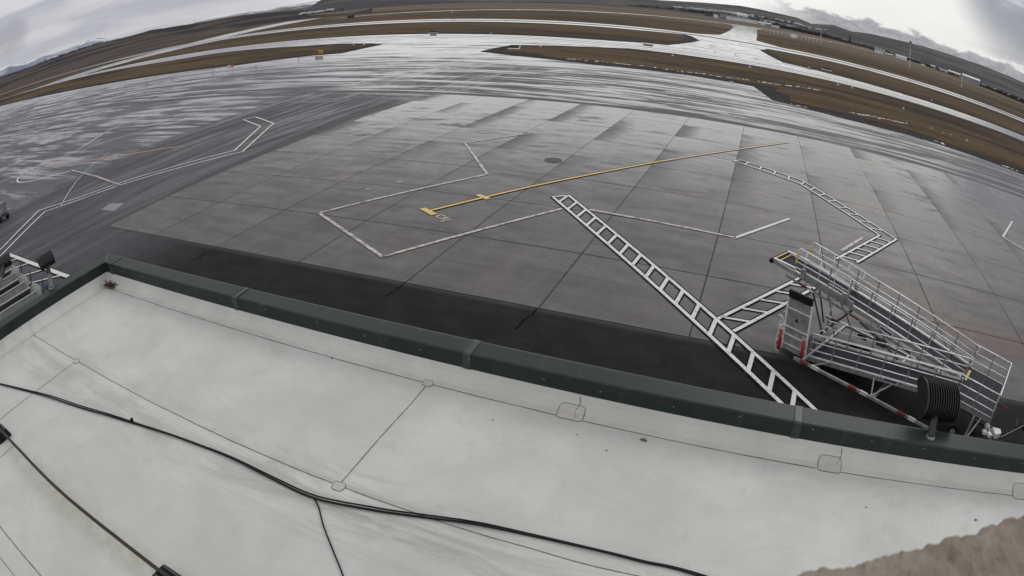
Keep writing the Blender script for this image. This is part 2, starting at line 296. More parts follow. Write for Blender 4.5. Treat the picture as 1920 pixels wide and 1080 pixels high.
# ------------------------------------------------------------------ mesh helpers
def link(o, parent=None):
    COL.objects.link(o)
    if parent is not None: o.parent = parent
    return o
def tag(o, label=None, cat=None, group=None, kind=None):
    if label: o['label'] = label
    if cat: o['category'] = cat
    if group: o['group'] = group
    if kind: o['kind'] = kind
    return o
def empty(name, loc=(0, 0, 0), rz=0.0):
    o = bpy.data.objects.new(name, None); o.location = loc; o.rotation_euler = (0, 0, rz); o.empty_display_size = 0.3
    return link(o)
def addv(bm, pts): return [bm.verts.new(p) for p in pts]
class MB:
    def __init__(s): s.bm = bmesh.new()
    def poly(s, pts, z=None):
        vs = addv(s.bm, [(p[0], p[1], z) if z is not None else p for p in pts]); s.bm.faces.new(vs); return s
    def box(s, c, d, M=None):
        hx, hy, hz = d[0]/2, d[1]/2, d[2]/2
        P = [Vector((c[0]+a*hx, c[1]+b*hy, c[2]+e*hz)) for a in (-1, 1) for b in (-1, 1) for e in (-1, 1)]
        if M: P = [M @ p for p in P]
        v = addv(s.bm, P)
        for f in ((0, 1, 3, 2), (4, 6, 7, 5), (0, 4, 5, 1), (2, 3, 7, 6), (0, 2, 6, 4), (1, 5, 7, 3)): s.bm.faces.new([v[i] for i in f])
        return s
    def hexa(s, P):
        """eight corners: bottom four then top four, same order"""
        v = addv(s.bm, P)
        for f in ((3, 2, 1, 0), (4, 5, 6, 7), (0, 1, 5, 4), (1, 2, 6, 5), (2, 3, 7, 6), (3, 0, 4, 7)): s.bm.faces.new([v[i] for i in f])
        return s
    def tube(s, pts, r, n=8, cap=True):
        pts = [Vector(p) for p in pts]; rings = []
        rr = r if isinstance(r, (list, tuple)) else [r]*len(pts)
        up = Vector((0, 0, 1)); prev = None
        for i, p in enumerate(pts):
            d = (pts[min(i+1, len(pts)-1)]-pts[max(i-1, 0)]).normalized()
            if prev is None:
                a = d.cross(up)
                if a.length < 0.05: a = d.cross(Vector((1, 0, 0)))
                a.normalize()
            else:
                a = (prev-d*prev.dot(d))
                a = a.normalized() if a.length > 1e-5 else d.orthogonal().normalized()
            prev = a; b = d.cross(a)
            rings.append(addv(s.bm, [p+(a*math.cos(t)+b*math.sin(t))*rr[i] for t in [2*math.pi*k/n for k in range(n)]]))
        for A, B in zip(rings, rings[1:]):
            for k in range(n): s.bm.faces.new([A[k], A[(k+1) % n], B[(k+1) % n], B[k]])
        if cap: s.bm.faces.new(rings[0][::-1]); s.bm.faces.new(rings[-1])
        return s
    def bar(s, a, b, w, h):
        """rectangular bar from a to b, w sideways, h up"""
        a, b = Vector(a), Vector(b); d = (b-a).normalized(); sd = d.cross(Vector((0, 0, 1)))
        if sd.length < 0.05: sd = Vector((1, 0, 0))
        sd.normalize(); u = sd.cross(d)
        q = lambda p, i, j: p+sd*(i*w/2)+u*(j*h/2)
        return s.hexa([q(a, -1, -1), q(b, -1, -1), q(b, 1, -1), q(a, 1, -1), q(a, -1, 1), q(b, -1, 1), q(b, 1, 1), q(a, 1, 1)])
    def sphere(s, c, r, u=12, v=8):
        bmesh.ops.create_uvsphere(s.bm, u_segments=u, v_segments=v, radius=1, matrix=Matrix.Translation(c) @ Matrix.Diagonal((*(r if isinstance(r, tuple) else (r, r, r)), 1)))
        return s
    def build(s, name, m, parent=None, smooth=False, bevel=0.0):
        bm = s.bm
        bmesh.ops.recalc_face_normals(bm, faces=bm.faces)
        if bevel: bmesh.ops.bevel(bm, geom=bm.edges[:], offset=bevel, segments=2, affect='EDGES', clamp_overlap=True)
        me = bpy.data.meshes.new(name); bm.to_mesh(me); bm.free()
        if smooth:
            for p in me.polygons: p.use_smooth = True
        if isinstance(m, (list, tuple)):
            for q in m: me.materials.append(q)
        else: me.materials.append(m)
        return link(bpy.data.objects.new(name, me), parent)
def flat(name, pts, z, m, label=None, kind='structure', parent=None):
    bm = MB(); bm.poly(pts, z)
    for f in bm.bm.faces:
        if f.normal.z < 0: f.normal_flip()
    o = bm.build(name, m, parent)
    me = o.data
    if me.polygons and me.polygons[0].normal.z < 0: me.flip_normals()
    if kind: o['kind'] = kind
    if label: o['label'] = label
    return o
def TN(t, n, z=0.0):
    c, s = math.cos(PHI), math.sin(PHI); return (c*t-s*n, s*t+c*n, z)

# ------------------------------------------------------------------ ground, apron, taxiway, runway
G = 14000
bm = MB(); bm.poly([(-G, -G), (G, -G), (G, G), (-G, G)], 0.0)
o = bm.build('ground', M_GRASS); tag(o, 'flat brown winter grass and bare earth reaching the hills', kind='structure')
AP = [TN(-900, 121.3), TN(-900, -300), TN(700, -300), TN(700, 121.3)]
flat('apron', [(p[0], p[1]) for p in AP], 0.010, M_ASPH, 'wet dark asphalt apron streaked with water')
flat('taxiway', [TN(-1200, 121), TN(1000, 121), TN(1000, 141), TN(-1200, 141)], 0.020, M_TAXI, 'wet parallel taxiway reflecting the pale sky')
flat('crossing', [TN(-24, 140), TN(60, 140), TN(60, 226), TN(-24, 226)], 0.015, M_LINK, 'wet pavement joining taxiway and runway')
flat('runway', [TN(-900, 224), TN(1600, 224), TN(1600, 256), TN(-900, 256)], 0.035, M_RUN, 'long wet runway with a darker centre band')
flat('taxi_link', [TN(-14, 254), TN(-7, 285), TN(-16, 400), TN(-34, 580), TN(-60, 760), TN(-20, 775), TN(-14, 600), TN(2, 400), TN(10, 289), TN(24, 254)], 0.030, M_LINK, 'wet taxiway leading away beyond the runway')
flat('diagonal_taxiway', [TN(-395, 140), TN(-300, 140), TN(-262, 226), TN(-330, 226)], 0.028, M_LINK, 'diagonal wet exit between taxiway and runway')
flat('far_diagonal_taxiway', [TN(-345, 254), TN(-300, 254), TN(-405, 470), TN(-460, 470)], 0.028, M_LINK, 'diagonal wet exit beyond the runway')
far = [(-330, 400, 24), (-250, 450, 26), (-190, 515, 30), (-128, 600, 36), (-70, 710, 44), (-20, 775, 50), (40, 830, 60), (150, 950, 70), (330, 1200, 100), (700, 1500, 150), (2500, 2200, 260)]
bm = MB()
L = [Vector(TN(t, n-h/2, 0.04)) for t, n, h in far]; R = [Vector(TN(t, n+h/2, 0.04)) for t, n, h in far]
for i in range(len(far)-1): bm.poly([L[i], L[i+1], R[i+1], R[i]])
tag(bm.build('far_runway', M_LINK), 'thin pale strip of a second runway in the distance', kind='structure')
INF = {'isl1':[[-517.69,146.47],[-303.8,105.7],[-184.1,88.9],[-134.9,83.2],[-96.5,81.0],[-71.3,80.9],[-64.7,83.6],[-55.2,88.6],[-48.6,89.9],[-50.6,108.7],[-56.1,113.0],[-69.0,117.4],[-82.5,118.2],[-111.1,125.9],[-132.7,128.9],[-157.2,128.3],[-241.9,143.8],[-338.4,155.3],[-457.8,163.1],[-517.7,146.5]],'isl3':[[-17.7,90.6],[-9.3,85.2],[7.3,78.7],[20.5,79.0],[31.4,77.4],[34.1,65.0],[38.3,62.7],[41.1,61.9],[44.8,61.1],[50.9,61.2],[57.4,61.0],[71.5,59.1],[254.3,56.4],[404.1,48.5],[407.2,95.9],[107.9,115.6],[77.9,117.6],[53.0,119.3],[28.0,119.9],[4.0,120.5],[-7.7,112.7],[-18.6,108.2],[-18.4,99.4]],'isl2':[[-289.9,162.5],[-90.5,147.3],[-30.7,142.3],[-10.7,141.5],[7.6,149.2],[9.4,165.3],[10.7,181.5],[11.0,198.0],[5.3,224.7],[2.0,232.2],[-15.2,225.5],[-75.0,229.4],[-184.8,236.7],[-248.8,238.9]],'isl4':[[31.5,196.5],[34.1,174.7],[38.0,151.0],[54.5,142.7],[79.1,136.1],[109.1,134.1],[508.2,107.7],[513.7,190.5],[134.5,215.6],[74.6,219.6],[49.6,219.2],[34.3,215.9]]}
INFL = dict(isl1='brown grass infield left of the taxiway entrance', isl3='long brown grass infield between apron and taxiway', isl2='brown grass infield between taxiway and runway, left of the crossing', isl4='brown grass infield between taxiway and runway, right of the crossing')
def inset(pts, d):
    n = len(pts); A = sum(pts[i][0]*pts[(i+1) % n][1]-pts[(i+1) % n][0]*pts[i][1] for i in range(n)); sg = 1 if A > 0 else -1
    res = []
    for i in range(n):
        a, b, c = Vector(pts[i-1][:2]), Vector(pts[i][:2]), Vector(pts[(i+1) % n][:2])
        e1 = (b-a).normalized(); e2 = (c-b).normalized()
        n1 = Vector((-e1.y, e1.x))*sg; n2 = Vector((-e2.y, e2.x))*sg
        k = n1+n2; k = k/max(0.35, k.dot(n1)) if k.length > 1e-3 else n1
        res.append(tuple(b+k*d))
    return res
def densify(pts, step=6.0, jit=0.25, sd=1):
    res = []; n = len(pts)
    for i in range(n):
        a, b = Vector(pts[i][:2]), Vector(pts[(i+1) % n][:2]); k = max(1, min(80, int((b-a).length/step)))
        for j in range(k):
            p = a.lerp(b, j/k); q = noise.noise(Vector((p.x*0.13, p.y*0.13, sd)))*jit
            res.append((p.x+q, p.y+q))
    return res
for k, pts in INF.items():
    flat('soil_shoulder', pts, 0.050, M_EDGE, 'dark wet soil shoulder round the '+INFL[k])
    ins = densify(inset(pts, 3.6), 4.0, 2.8, 3)
    flat('infield', ins, 0.070, M_GRASS, INFL[k])
# concrete pad with its joints
PADX = 24*5.2
flat('concrete_pad', [(0, 0), (PADX, 0), (PADX, 7.85*5.2), (0, 7.85*5.2)], 0.020, M_CONC, 'grey concrete slab pad with dark joints')
flat('concrete_patch', [(-4.57, 3.07), (-3.03, 3.43), (-2.39, 2.09), (-4.01, 1.97)], 0.016, simple('patch_concrete', (0.17, 0.17, 0.165), 0.4), 'small pale concrete patch in the dark asphalt')

def ribbon(pts, w, z, m, name='painted_line', label='', bm=None):
    """flat painted line along a polyline with mitred corners"""
    P = [Vector((p[0], p[1])) for p in pts]; own = bm is None
    if own: bm = MB()
    L, R = [], []
    for i, p in enumerate(P):
        d1 = (P[i]-P[i-1]).normalized() if i > 0 else (P[1]-P[0]).normalized()
        d2 = (P[i+1]-P[i]).normalized() if i < len(P)-1 else d1
        n1 = Vector((-d1.y, d1.x)); n2 = Vector((-d2.y, d2.x)); k = n1+n2
        k = k/max(0.5, k.dot(n1))
        L.append(p+k*w/2); R.append(p-k*w/2)
    for i in range(len(P)-1):
        bm.poly([(L[i].x, L[i].y, z), (R[i].x, R[i].y, z), (R[i+1].x, R[i+1].y, z), (L[i+1].x, L[i+1].y, z)])
    if own:
        o = bm.build(name, m); tag(o, label, kind='structure'); return o
def smooth_path(pts, k=6):
    P = [Vector((p[0], p[1], p[2] if len(p) > 2 else 0)) for p in pts]; res = []
    for i in range(len(P)-1):
        a, b, c, d = P[max(i-1, 0)], P[i], P[i+1], P[min(i+2, len(P)-1)]
        for j in range(k):
            t = j/k; res.append(0.5*((2*b)+(c-a)*t+(2*a-5*b+4*c-d)*t*t+(3*b-a-3*c+d)*t**3))
    res.append(P[-1]); return res
Z = 0.036
wmA = [(-6.38, -7.61), (-7.82, -5.18), (-12.3, 0.39), (-9.95, 3.53), (-8.62, 6.85), (-3.97, 15.46), (-8.57, 23.4), (-13.64, 26.16)]
wmB = [(-5.2, -7.4), (-6.7, -5.3), (-11.0, 0.37), (-9.2, 3.21), (-7.94, 6.45), (-2.79, 15.21), (-8.0, 24.6), (-13.1, 27.4), (-13.64, 26.16)]
ribbon(wmA, 0.16, Z, M_WHITE, label='left line of the double white boundary marking')
ribbon(wmB, 0.16, Z, M_WHITE, label='right line of the double white boundary marking')
ribbon([(-21.86, 9.13), (-14.5, 7.9), (-7.79, 6.35)], 0.17, Z+.006, M_WORN, label='pale line crossing to the double white marking')
ribbon([(-21.86, 8.95), (-14.5, 7.72), (-7.79, 6.17)], 0.12, Z, M_RED, label='red edge under the pale crossing line')
loop = [(-21.49, 9.06), (-23.6, 7.3), (-26.0, 5.9), (-28.9, 5.4), (-31.4, 6.4), (-33.0, 8.4), (-33.3, 10.8), (-32.0, 13.6), (-32.24, 16.09), (-35.2, 20.6), (-37.4, 24.4), (-37.73, 28.5), (-37.5, 33.0)]
ribbon(smooth_path(loop, 5), 0.20, Z, M_THIN, label='thin curved white line looping back on the wet asphalt')
ribbon(smooth_path([(-32.87, 11.52), (-30, 10.6), (-27.69, 10.6), (-24.8, 11.4), (-18.82, 13.2), (-12, 16.5)], 4), 0.20, Z, M_ORANGE, label='faded orange arc inside the looping line')
ribbon(smooth_path([(-36, 3.0), (-33.5, 8.0), (-30.9, 13.95), (-29.5, 18.3), (-26.3, 23.5), (-21.78, 32)], 5), 0.16, Z, M_THIN, label='faint curved line beyond the looping line')
ribbon(smooth_path([(-10.16, 1.54), (-15.4, 5.96), (-18.74, 9.46), (-22.5, 14.5)], 4), 0.06, Z, M_THIN, label='faint dotted guide line through the loop')
def edged(pts, nm, worn=True):
    ribbon(pts, 0.17, Z+.006, M_WORN if worn else M_WHITE, label='worn white line %s' % nm)
    P = [Vector(p) for p in pts]; d = (P[-1]-P[0]).normalized(); n = Vector((-d.y, d.x)); n = n if n.y < 0 else -n
    ribbon([tuple(p+n*0.09) for p in P], 0.07, Z, M_RED, label='red edging of the white line %s' % nm)
edged([(16.03, 25.79), (13.07, 21.08)], 'nearest the round manhole'); edged([(13.07, 21.08), (17.75, 14.34)], 'dropping to the stand centre')
edged([(17.75, 14.34), (12.62, 5.39)], 'left of the yellow lead-in line'); edged([(12.72, 5.27), (18.71, 1.75)], 'closing the left corner of the stand')
edged([(18.67, 1.73), (23.52, 10.27)], 'running up to the ladder marking'); edged([(24.77, 10.7), (32.07, 10.17)], 'right of the ladder marking')
edged([(31.95, 10.03), (34.8, 14.74)], 'short leg right of the ladder marking', False); edged([(37.51, 11.34), (39.09, 14.21)], 'beside the boarding ramp nose')
edged([(55.73, 28.45), (52.19, 22.5)], 'at the right edge of the pad', False); edged([(52.19, 22.5), (54.9, 19.6)], 'leaving the right edge of the pad', False)
# yellow lead-in line
yl = [(35.33, 36.77), (26.39, 22.39), (20.76, 12.9), (17.73, 7.39)]
ribbon([(35.33, 36.77), (26.39, 22.39)], 0.20, Z+.006, M_YELW, label='faded far end of the yellow lead-in line')
ribbon(yl[1:], 0.185, Z+.010, M_YEL, label='yellow lead-in line on the concrete pad')
ribbon(yl, 0.36, Z, M_BLK, label='black outline under the yellow lead-in line')
ribbon([(17.28, 7.64), (18.25, 7.02)], 0.32, Z+.014, M_YEL, label='yellow stop bar at the end of the lead-in line')
ribbon([(18.85, 10.60), (19.68, 10.16)], 0.30, Z+.014, M_YEL, label='yellow cross bar on the lead-in line')
def text(s, loc, rot, size, m, name, label):
    cu = bpy.data.curves.new(name, 'FONT'); cu.body = s; cu.size = size; cu.align_x = 'LEFT'
    o = bpy.data.objects.new(name, cu); COL.objects.link(o)
    o.matrix_world = Matrix.Translation(loc) @ Matrix.Rotation(rot, 4, 'Z')
    dg = bpy.context.evaluated_depsgraph_get(); me = bpy.data.meshes.new_from_object(o.evaluated_get(dg)); me.materials.clear(); me.materials.append(m)
    mw = o.matrix_world.copy(); bpy.data.objects.remove(o)
    q = bpy.data.objects.new(name, me); q.matrix_world = mw; COL.objects.link(q)
    if label: tag(q, label, kind='structure')
    return q
text('CRJ', (18.35, 6.85, Z+.014), math.radians(-33), 0.62, M_YELW, 'stand_number', 'small worn letters by the yellow stop bar')
# ladder walkway markings
def ladder(rails, rungs, w, label, wr=None):
    bm = MB()
    for r in rails: ribbon(r, w, Z+.012, None, bm=bm)
    for r in rungs: ribbon(r, wr or w, Z+.008, None, bm=bm)
    o = bm.build('ladder_marking', M_WHITE); tag(o, label, kind='structure')
    bk = MB()
    for r in rails: ribbon(r, w+0.15, Z, None, bm=bk)
    for i, r in enumerate(rungs): ribbon(r, (wr or w)+0.12, Z+.004, None, bm=bk)
    tag(bk.build('ladder_outline', M_BLK), 'black outline of the '+label, kind='structure')
A, B = Vector((22.49, 11.85)), Vector((35.4, -3.99)); C_, D_ = Vector((23.17, 12.42)), Vector((36.4, -3.9))
def at_x(A, B, x): return A+(B-A)*((x-A.x)/(B.x-A.x))
rg = []
for k in range(-1, 17):
    x = 23.79+0.732*k
    rg.append([at_x(A, B, x), at_x(C_, D_, x+0.10)])
ladder([[A, B], [C_, D_]], [[A, C_]]+rg, 0.15, 'long white ladder marking from stand centre to building', 0.15)
a0, a1, b0, b1 = Vector((31.99, 1.63)), Vector((35.35, 7.15)), Vector((32.63, 0.96)), Vector((36.05, 6.5))
ladder([[a0, a1], [b0, b1]], [[a0+(a1-a0)*t+Vector((0.1, 0)), b0+(b1-b0)*(t+0.13)] for t in (0.04, 0.22, 0.41, 0.6, 0.78)]+[[a1, b1]], 0.15, 'short white ladder marking branching toward the boarding ramp', 0.13)
u0, u1, l0, l1 = Vector((31.54, 26.48)), Vector((36.0, 23.75)), Vector((31.0, 25.79)), Vector((35.71, 22.87))
v0, v1, m0, m1 = Vector((36.0, 23.75)), Vector((41.35, 15.22)), Vector((35.71, 22.87)), Vector((40.27, 15.23))
w1, n1 = Vector((38.2, 10.1)), Vector((37.1, 10.0))
rr = [[u0, l0]]+[[u0.lerp(u1, t), l0.lerp(l1, t+0.06)] for t in (0.12, 0.34, 0.56, 0.78)]+[[v0.lerp(v1, t), m0.lerp(m1, t)] for t in [0.02+0.122*i for i in range(8)]]
rr += [[v1.lerp(w1, t), m1.lerp(n1, t-0.04)] for t in (0.14, 0.30, 0.46, 0.62, 0.78, 0.94)]
ladder([[u0, v0, v1, w1], [l0, m0, m1, n1]], rr, 0.14, 'bent white ladder marking on the right half of the pad', 0.14)
ladder([[(-5.3, -5.74), (4.27, -5.71)]], [[(-1.24, -5.8), (-2.2, -7.0)], [(1.29, -5.8), (0.04, -7.27)], [(3.56, -5.8), (1.85, -7.42)], [(-3.35, -5.8), (-4.2, -6.8)]], 0.30, 'thick white marking with oblique bars beside the carts', 0.14)
for i, (pts, nm) in enumerate([([(10.55, -0.26), (10.45, -0.77), (10.5, -1.2), (10.38, -1.79)], 'left'), ([(25.95, 0.0), (25.97, -0.5), (25.85, -0.9), (25.82, -1.64)], 'right of centre'), ([(20.78, 0.0), (20.80, -0.6), (20.70, -1.26)], 'centre')]):
    ribbon(pts, 0.05, 0.014, M_CRACK, 'crack', 'dark reflective crack in the black asphalt, %s' % nm)
# manhole, small covers
def disc(c, r, z, n=28): return [(c[0]+r*math.cos(2*math.pi*k/n), c[1]+r*math.sin(2*math.pi*k/n), z) for k in range(n)]
mh = empty('manhole_cover', (20.11, 19.03, 0.02)); tag(mh, 'round dark manhole cover in the concrete slab', 'manhole cover')
bm = MB(); bm.bm.faces.new(addv(bm.bm, disc((0, 0), 0.50, 0.016))); bm.build('lid', simple('cast_iron', (0.03, 0.03, 0.03), 0.6), mh)
bm = MB(); bm.tube([(0.53*math.cos(a), 0.53*math.sin(a), 0.012) for a in [2*math.pi*k/24 for k in range(25)]], 0.025, 6); bm.build('rim', simple('rim_iron', (0.07, 0.07, 0.07), 0.5), mh)
for (c, s_, nm) in (((13.79, 11.21), 0.22, 'near the stand centre'), ((12.82, 9.48), 0.18, 'left of the stand centre')):
    q = empty('anchor_cover', (c[0], c[1], 0.02)); tag(q, 'small pale square cover %s' % nm, 'ground cover')
    MB().box((0, 0, 0.012), (s_*2, s_, 0.02)).build('lid', simple('pale_cover', (0.30, 0.25, 0.20), 0.5), q, bevel=0.004)

# snow left along the edge of the long infield
def f_snow(b, I):
    n = b.noise(pos(b), 3.0, 5, 0.6); b.l(b.mix(b.ss(n, 0.3, 0.7), (0.42, 0.42, 0.45), (0.80, 0.80, 0.82)), I['Base Color']); I['Roughness'].default_value = 0.7
M_SNOW = mat('old_snow', f_snow)
bm = MB()
path = [(0.5,84.1,3.0,0.5),(6.8,83.7,3.0,0.5),(12.9,83.8,3.0,0.5),(20.0,82.6,0,0),(20.0,82.6,6,0.25),(24.1,83.5,0,0),(24.2,82.7,5,0.35),(28.4,84.2,5,0.35),(34.5,86.2,5,0.35),(43.3,92.1,0,0),(45.9,68.9,7,0.45),(50.5,71.1,7,0.45),(55.2,72.8,0,0),(59.8,76.1,1.2,0.6),(67.1,75.1,0,0),(25.5,82.1,0.3,0.3),(33.6,64.8,0,0),(57.1,62.0,5,0.2),(59.1,62.4,0,0),(66.9,60.0,3,0.2),(71.0,60.3,0,0),(36.4,63.5,6,0.2),(38.5,63.6,0,0)]
for i in range(len(path)-1):
    a, b_ = Vector(path[i][:2]), Vector(path[i+1][:2]); dn = path[i][2]
    for k in range(int((b_-a).length*dn*0.6)):
        p = a.lerp(b_, random.random())+Vector((random.gauss(0, 0.3), random.gauss(0, path[i][3]))); L_ = random.uniform(0.08, 0.55); W_ = random.uniform(0.03, 0.11)
        n_ = 8; ph = PHI+random.gauss(0, 0.25)
        ring = []
        for j in range(n_):
            t = 2*math.pi*j/n_; rx, ry = L_*math.cos(t)*random.uniform(.7, 1.1), W_*math.sin(t)*random.uniform(.6, 1.2)
            ring.append((p.x+rx*math.cos(ph)-ry*math.sin(ph), p.y+rx*math.sin(ph)+ry*math.cos(ph), 0.075))
        vs = addv(bm.bm, ring); t = bm.bm.verts.new((p.x, p.y, 0.075+random.uniform(0.04, 0.10)))
        for j in range(n_): bm.bm.faces.new([vs[j], vs[(j+1) % n_], t])
tag(bm.build('snow_remnants', M_SNOW, smooth=True), 'broken line of old snow along the infield edge', kind='stuff')

# ------------------------------------------------------------------ hills
def prof(tab, az):
    if az <= tab[0][0]: return tab[0][1]
    for (a, e), (c, f) in zip(tab, tab[1:]):
        if az <= c: return e+(f-e)*(az-a)/(c-a)
    return tab[-1][1]
def hill_layer(name, tab, r0, r1, r2, m, label, az0, az1, amp, nf, steps=260, rows=26, seed=0.0, jag=0.0, n0=None):
    tab = sorted(tab); bm = bmesh.new(); grid = []
    for i in range(steps+1):
        az = az0+(az1-az0)*i/steps; e = prof(tab, az); ca, sa = math.cos(math.radians(az)), math.sin(math.radians(az)); row = []
        H = CAM.z+r1*math.tan(math.radians(e))
        rs = r0
        if n0: rs = max(300, n0(az)/max(0.12, math.sin(math.radians(az)-PHI)))
        fade = min(1.0, (az-az0)/2.0, (az1-az)/2.0); fade = max(0, fade)
        for j in range(rows+1):
            t = (j/rows)**(1.8 if n0 else 1.0); r = rs+(r2-rs)*t; x, y = CAM.x+r*ca, CAM.y+r*sa
            tt = (r-rs)/(r1-rs)
            k = tt*tt*(3-2*tt) if tt < 1 else max(0, 1-((r-r1)/(r2-r1))**1.5*0.9)
            q = noise.fractal(Vector((x*nf, y*nf, seed)), 1.0, 2.2, 6)
            rd = noise.ridged_multi_fractal(Vector((x*nf*1.3, y*nf*1.3, seed+5)), 1.0, 2.1, 5, 1.0, 2.0)-1.2
            h = H*k*(1+jag*q) + (q*0.7+rd*0.35)*amp*k*(1-abs(k-0.5)*0.6)*(0.35 if tt > 0.97 and tt < 1.1 else 1.0)
            row.append(bm.verts.new((x, y, (h*fade-0.25+0.5*min(1, tt*40)) if n0 else (h-3)*fade-0.5)))
        grid.append(row)
    for i in range(steps):
        for j in range(rows): bm.faces.new([grid[i][j], grid[i+1][j], grid[i+1][j+1], grid[i][j+1]])
    bmesh.ops.recalc_face_normals(bm, faces=bm.faces)
    me = bpy.data.meshes.new(name); bm.to_mesh(me); bm.free(); me.materials.append(m)
    for p in me.polygons: p.use_smooth = True
    o = bpy.data.objects.new(name, me); link(o); tag(o, label, kind='structure'); return o
def hill_mat(name, c0, c1, c2, sc, snow=None):
    def f(b, I):
        P = pos(b); x, y, z = b.sep(P)
        n = b.noise(P, sc, 4, 0.55, 0.8); n2 = b.noise(P, sc*4, 5, 0.6, 0.5)
        c = b.mix(b.ss(n, 0.46, 0.55), c0, c1); c = b.mix(b.m('MULTIPLY', b.ss(n2, 0.47, 0.58), 0.65), c, c2)
        if snow:
            lo, hi = snow
            k = b.ss(b.m('ADD', z, b.m('MULTIPLY', b.m('SUBTRACT', n2, 0.5), (hi-lo)*4.0)), lo, hi)
            c = b.mix(k, c, (0.78, 0.79, 0.82))
        b.l(c, I['Base Color']); I['Roughness'].default_value = 0.95; I['Specular IOR Level'].default_value = 0.05
    return mat(name, f)
HB = [[97.23, -0.144], [104.63, -0.262], [111.95, -0.394], [119.27, -0.45], [126.67, -0.421], [128.39, -0.266], [130.43, -0.027], [132.34, 0.149], [135.55, 0.36], [137.99, 0.342], [139.64, 0.342], [142.15, 0.47], [144.02, 0.614], [148.37, 0.643], [152.88, 0.768], [155.68, 0.724], [159.54, 0.836], [162.55, 0.736], [170, 0.8], [190, 0.7]]
HS = [[123.88, 1.114], [126.67, 1.284], [127.6, 0.751], [129.17, 0.791], [131.54, 0.697], [135.54, 0.777], [138.81, 0.837], [140.64, 0.66], [142.66, 0.544]]
HR = [[20, 0.9], [50, 1.0], [60.1, 1.072], [64.35, 1.16], [68.41, 1.173], [73.04, 1.116], [76.17, 1.034], [78.35, 0.934], [80.07, 0.901], [81.93, 0.688], [83.61, 0.873], [84.93, 0.659], [85.75, 0.547], [87.07, 0.871], [90.15, 0.946], [92.22, 1.004], [95.69, 0.812], [97.25, 0.689], [99.11, 0.584], [103.27, 0.54], [107.39, 0.584], [114.7, 0.562], [121.11, 0.705], [126.67, 1.032], [132, 1.0]]
HM = [[146.61, 0.348], [147.92, 0.649], [148.8, 1.173], [149.78, 1.359], [151.04, 1.22], [152.41, 1.123], [153.8, 1.125], [155.2, 1.226], [156.05, 1.247], [157.1, 1.255], [157.87, 1.38], [158.54, 1.479], [159.52, 1.398], [161.51, 1.504], [178, 1.2]]
hill_layer('hills', HB, 520, 3300, 5200, hill_mat('hill_brown', (0.014, 0.013, 0.017), (0.080, 0.062, 0.053), (0.034, 0.028, 0.030), 0.0019), 'dark brown rounded foothills along the left horizon', 124, 190, 22, 0.0016, 360, 90, n0=lambda a: 275+230*max(0, min(1, (143-a)/5)))
hill_layer('snowy_hills', HS, 3600, 7200, 9500, hill_mat('hill_snow', (0.11, 0.10, 0.10), (0.19, 0.17, 0.16), (0.08, 0.075, 0.08), 0.0009, (40, 95)), 'grey hills dusted with snow behind the brown foothills', 112, 150, 30, 0.0008, 260, 24, 4.0)
hill_layer('distant_hills', HR, 820, 5600, 8200, hill_mat('hill_grey', (0.050, 0.047, 0.052), (0.100, 0.088, 0.084), (0.042, 0.040, 0.048), 0.0014), 'low grey brown hills closing the valley ahead and right', 20, 130, 24, 0.0011, 420, 50, 9.0)
hill_layer('mountains', HM, 9000, 13000, 16000, hill_mat('hill_mount', (0.16, 0.18, 0.26), (0.24, 0.26, 0.34), (0.12, 0.14, 0.2), 0.0006, (190, 420)), 'far snow capped blue mountains at the left edge', 143, 176, 130, 0.0005, 300, 24, 2.0, 0.12)

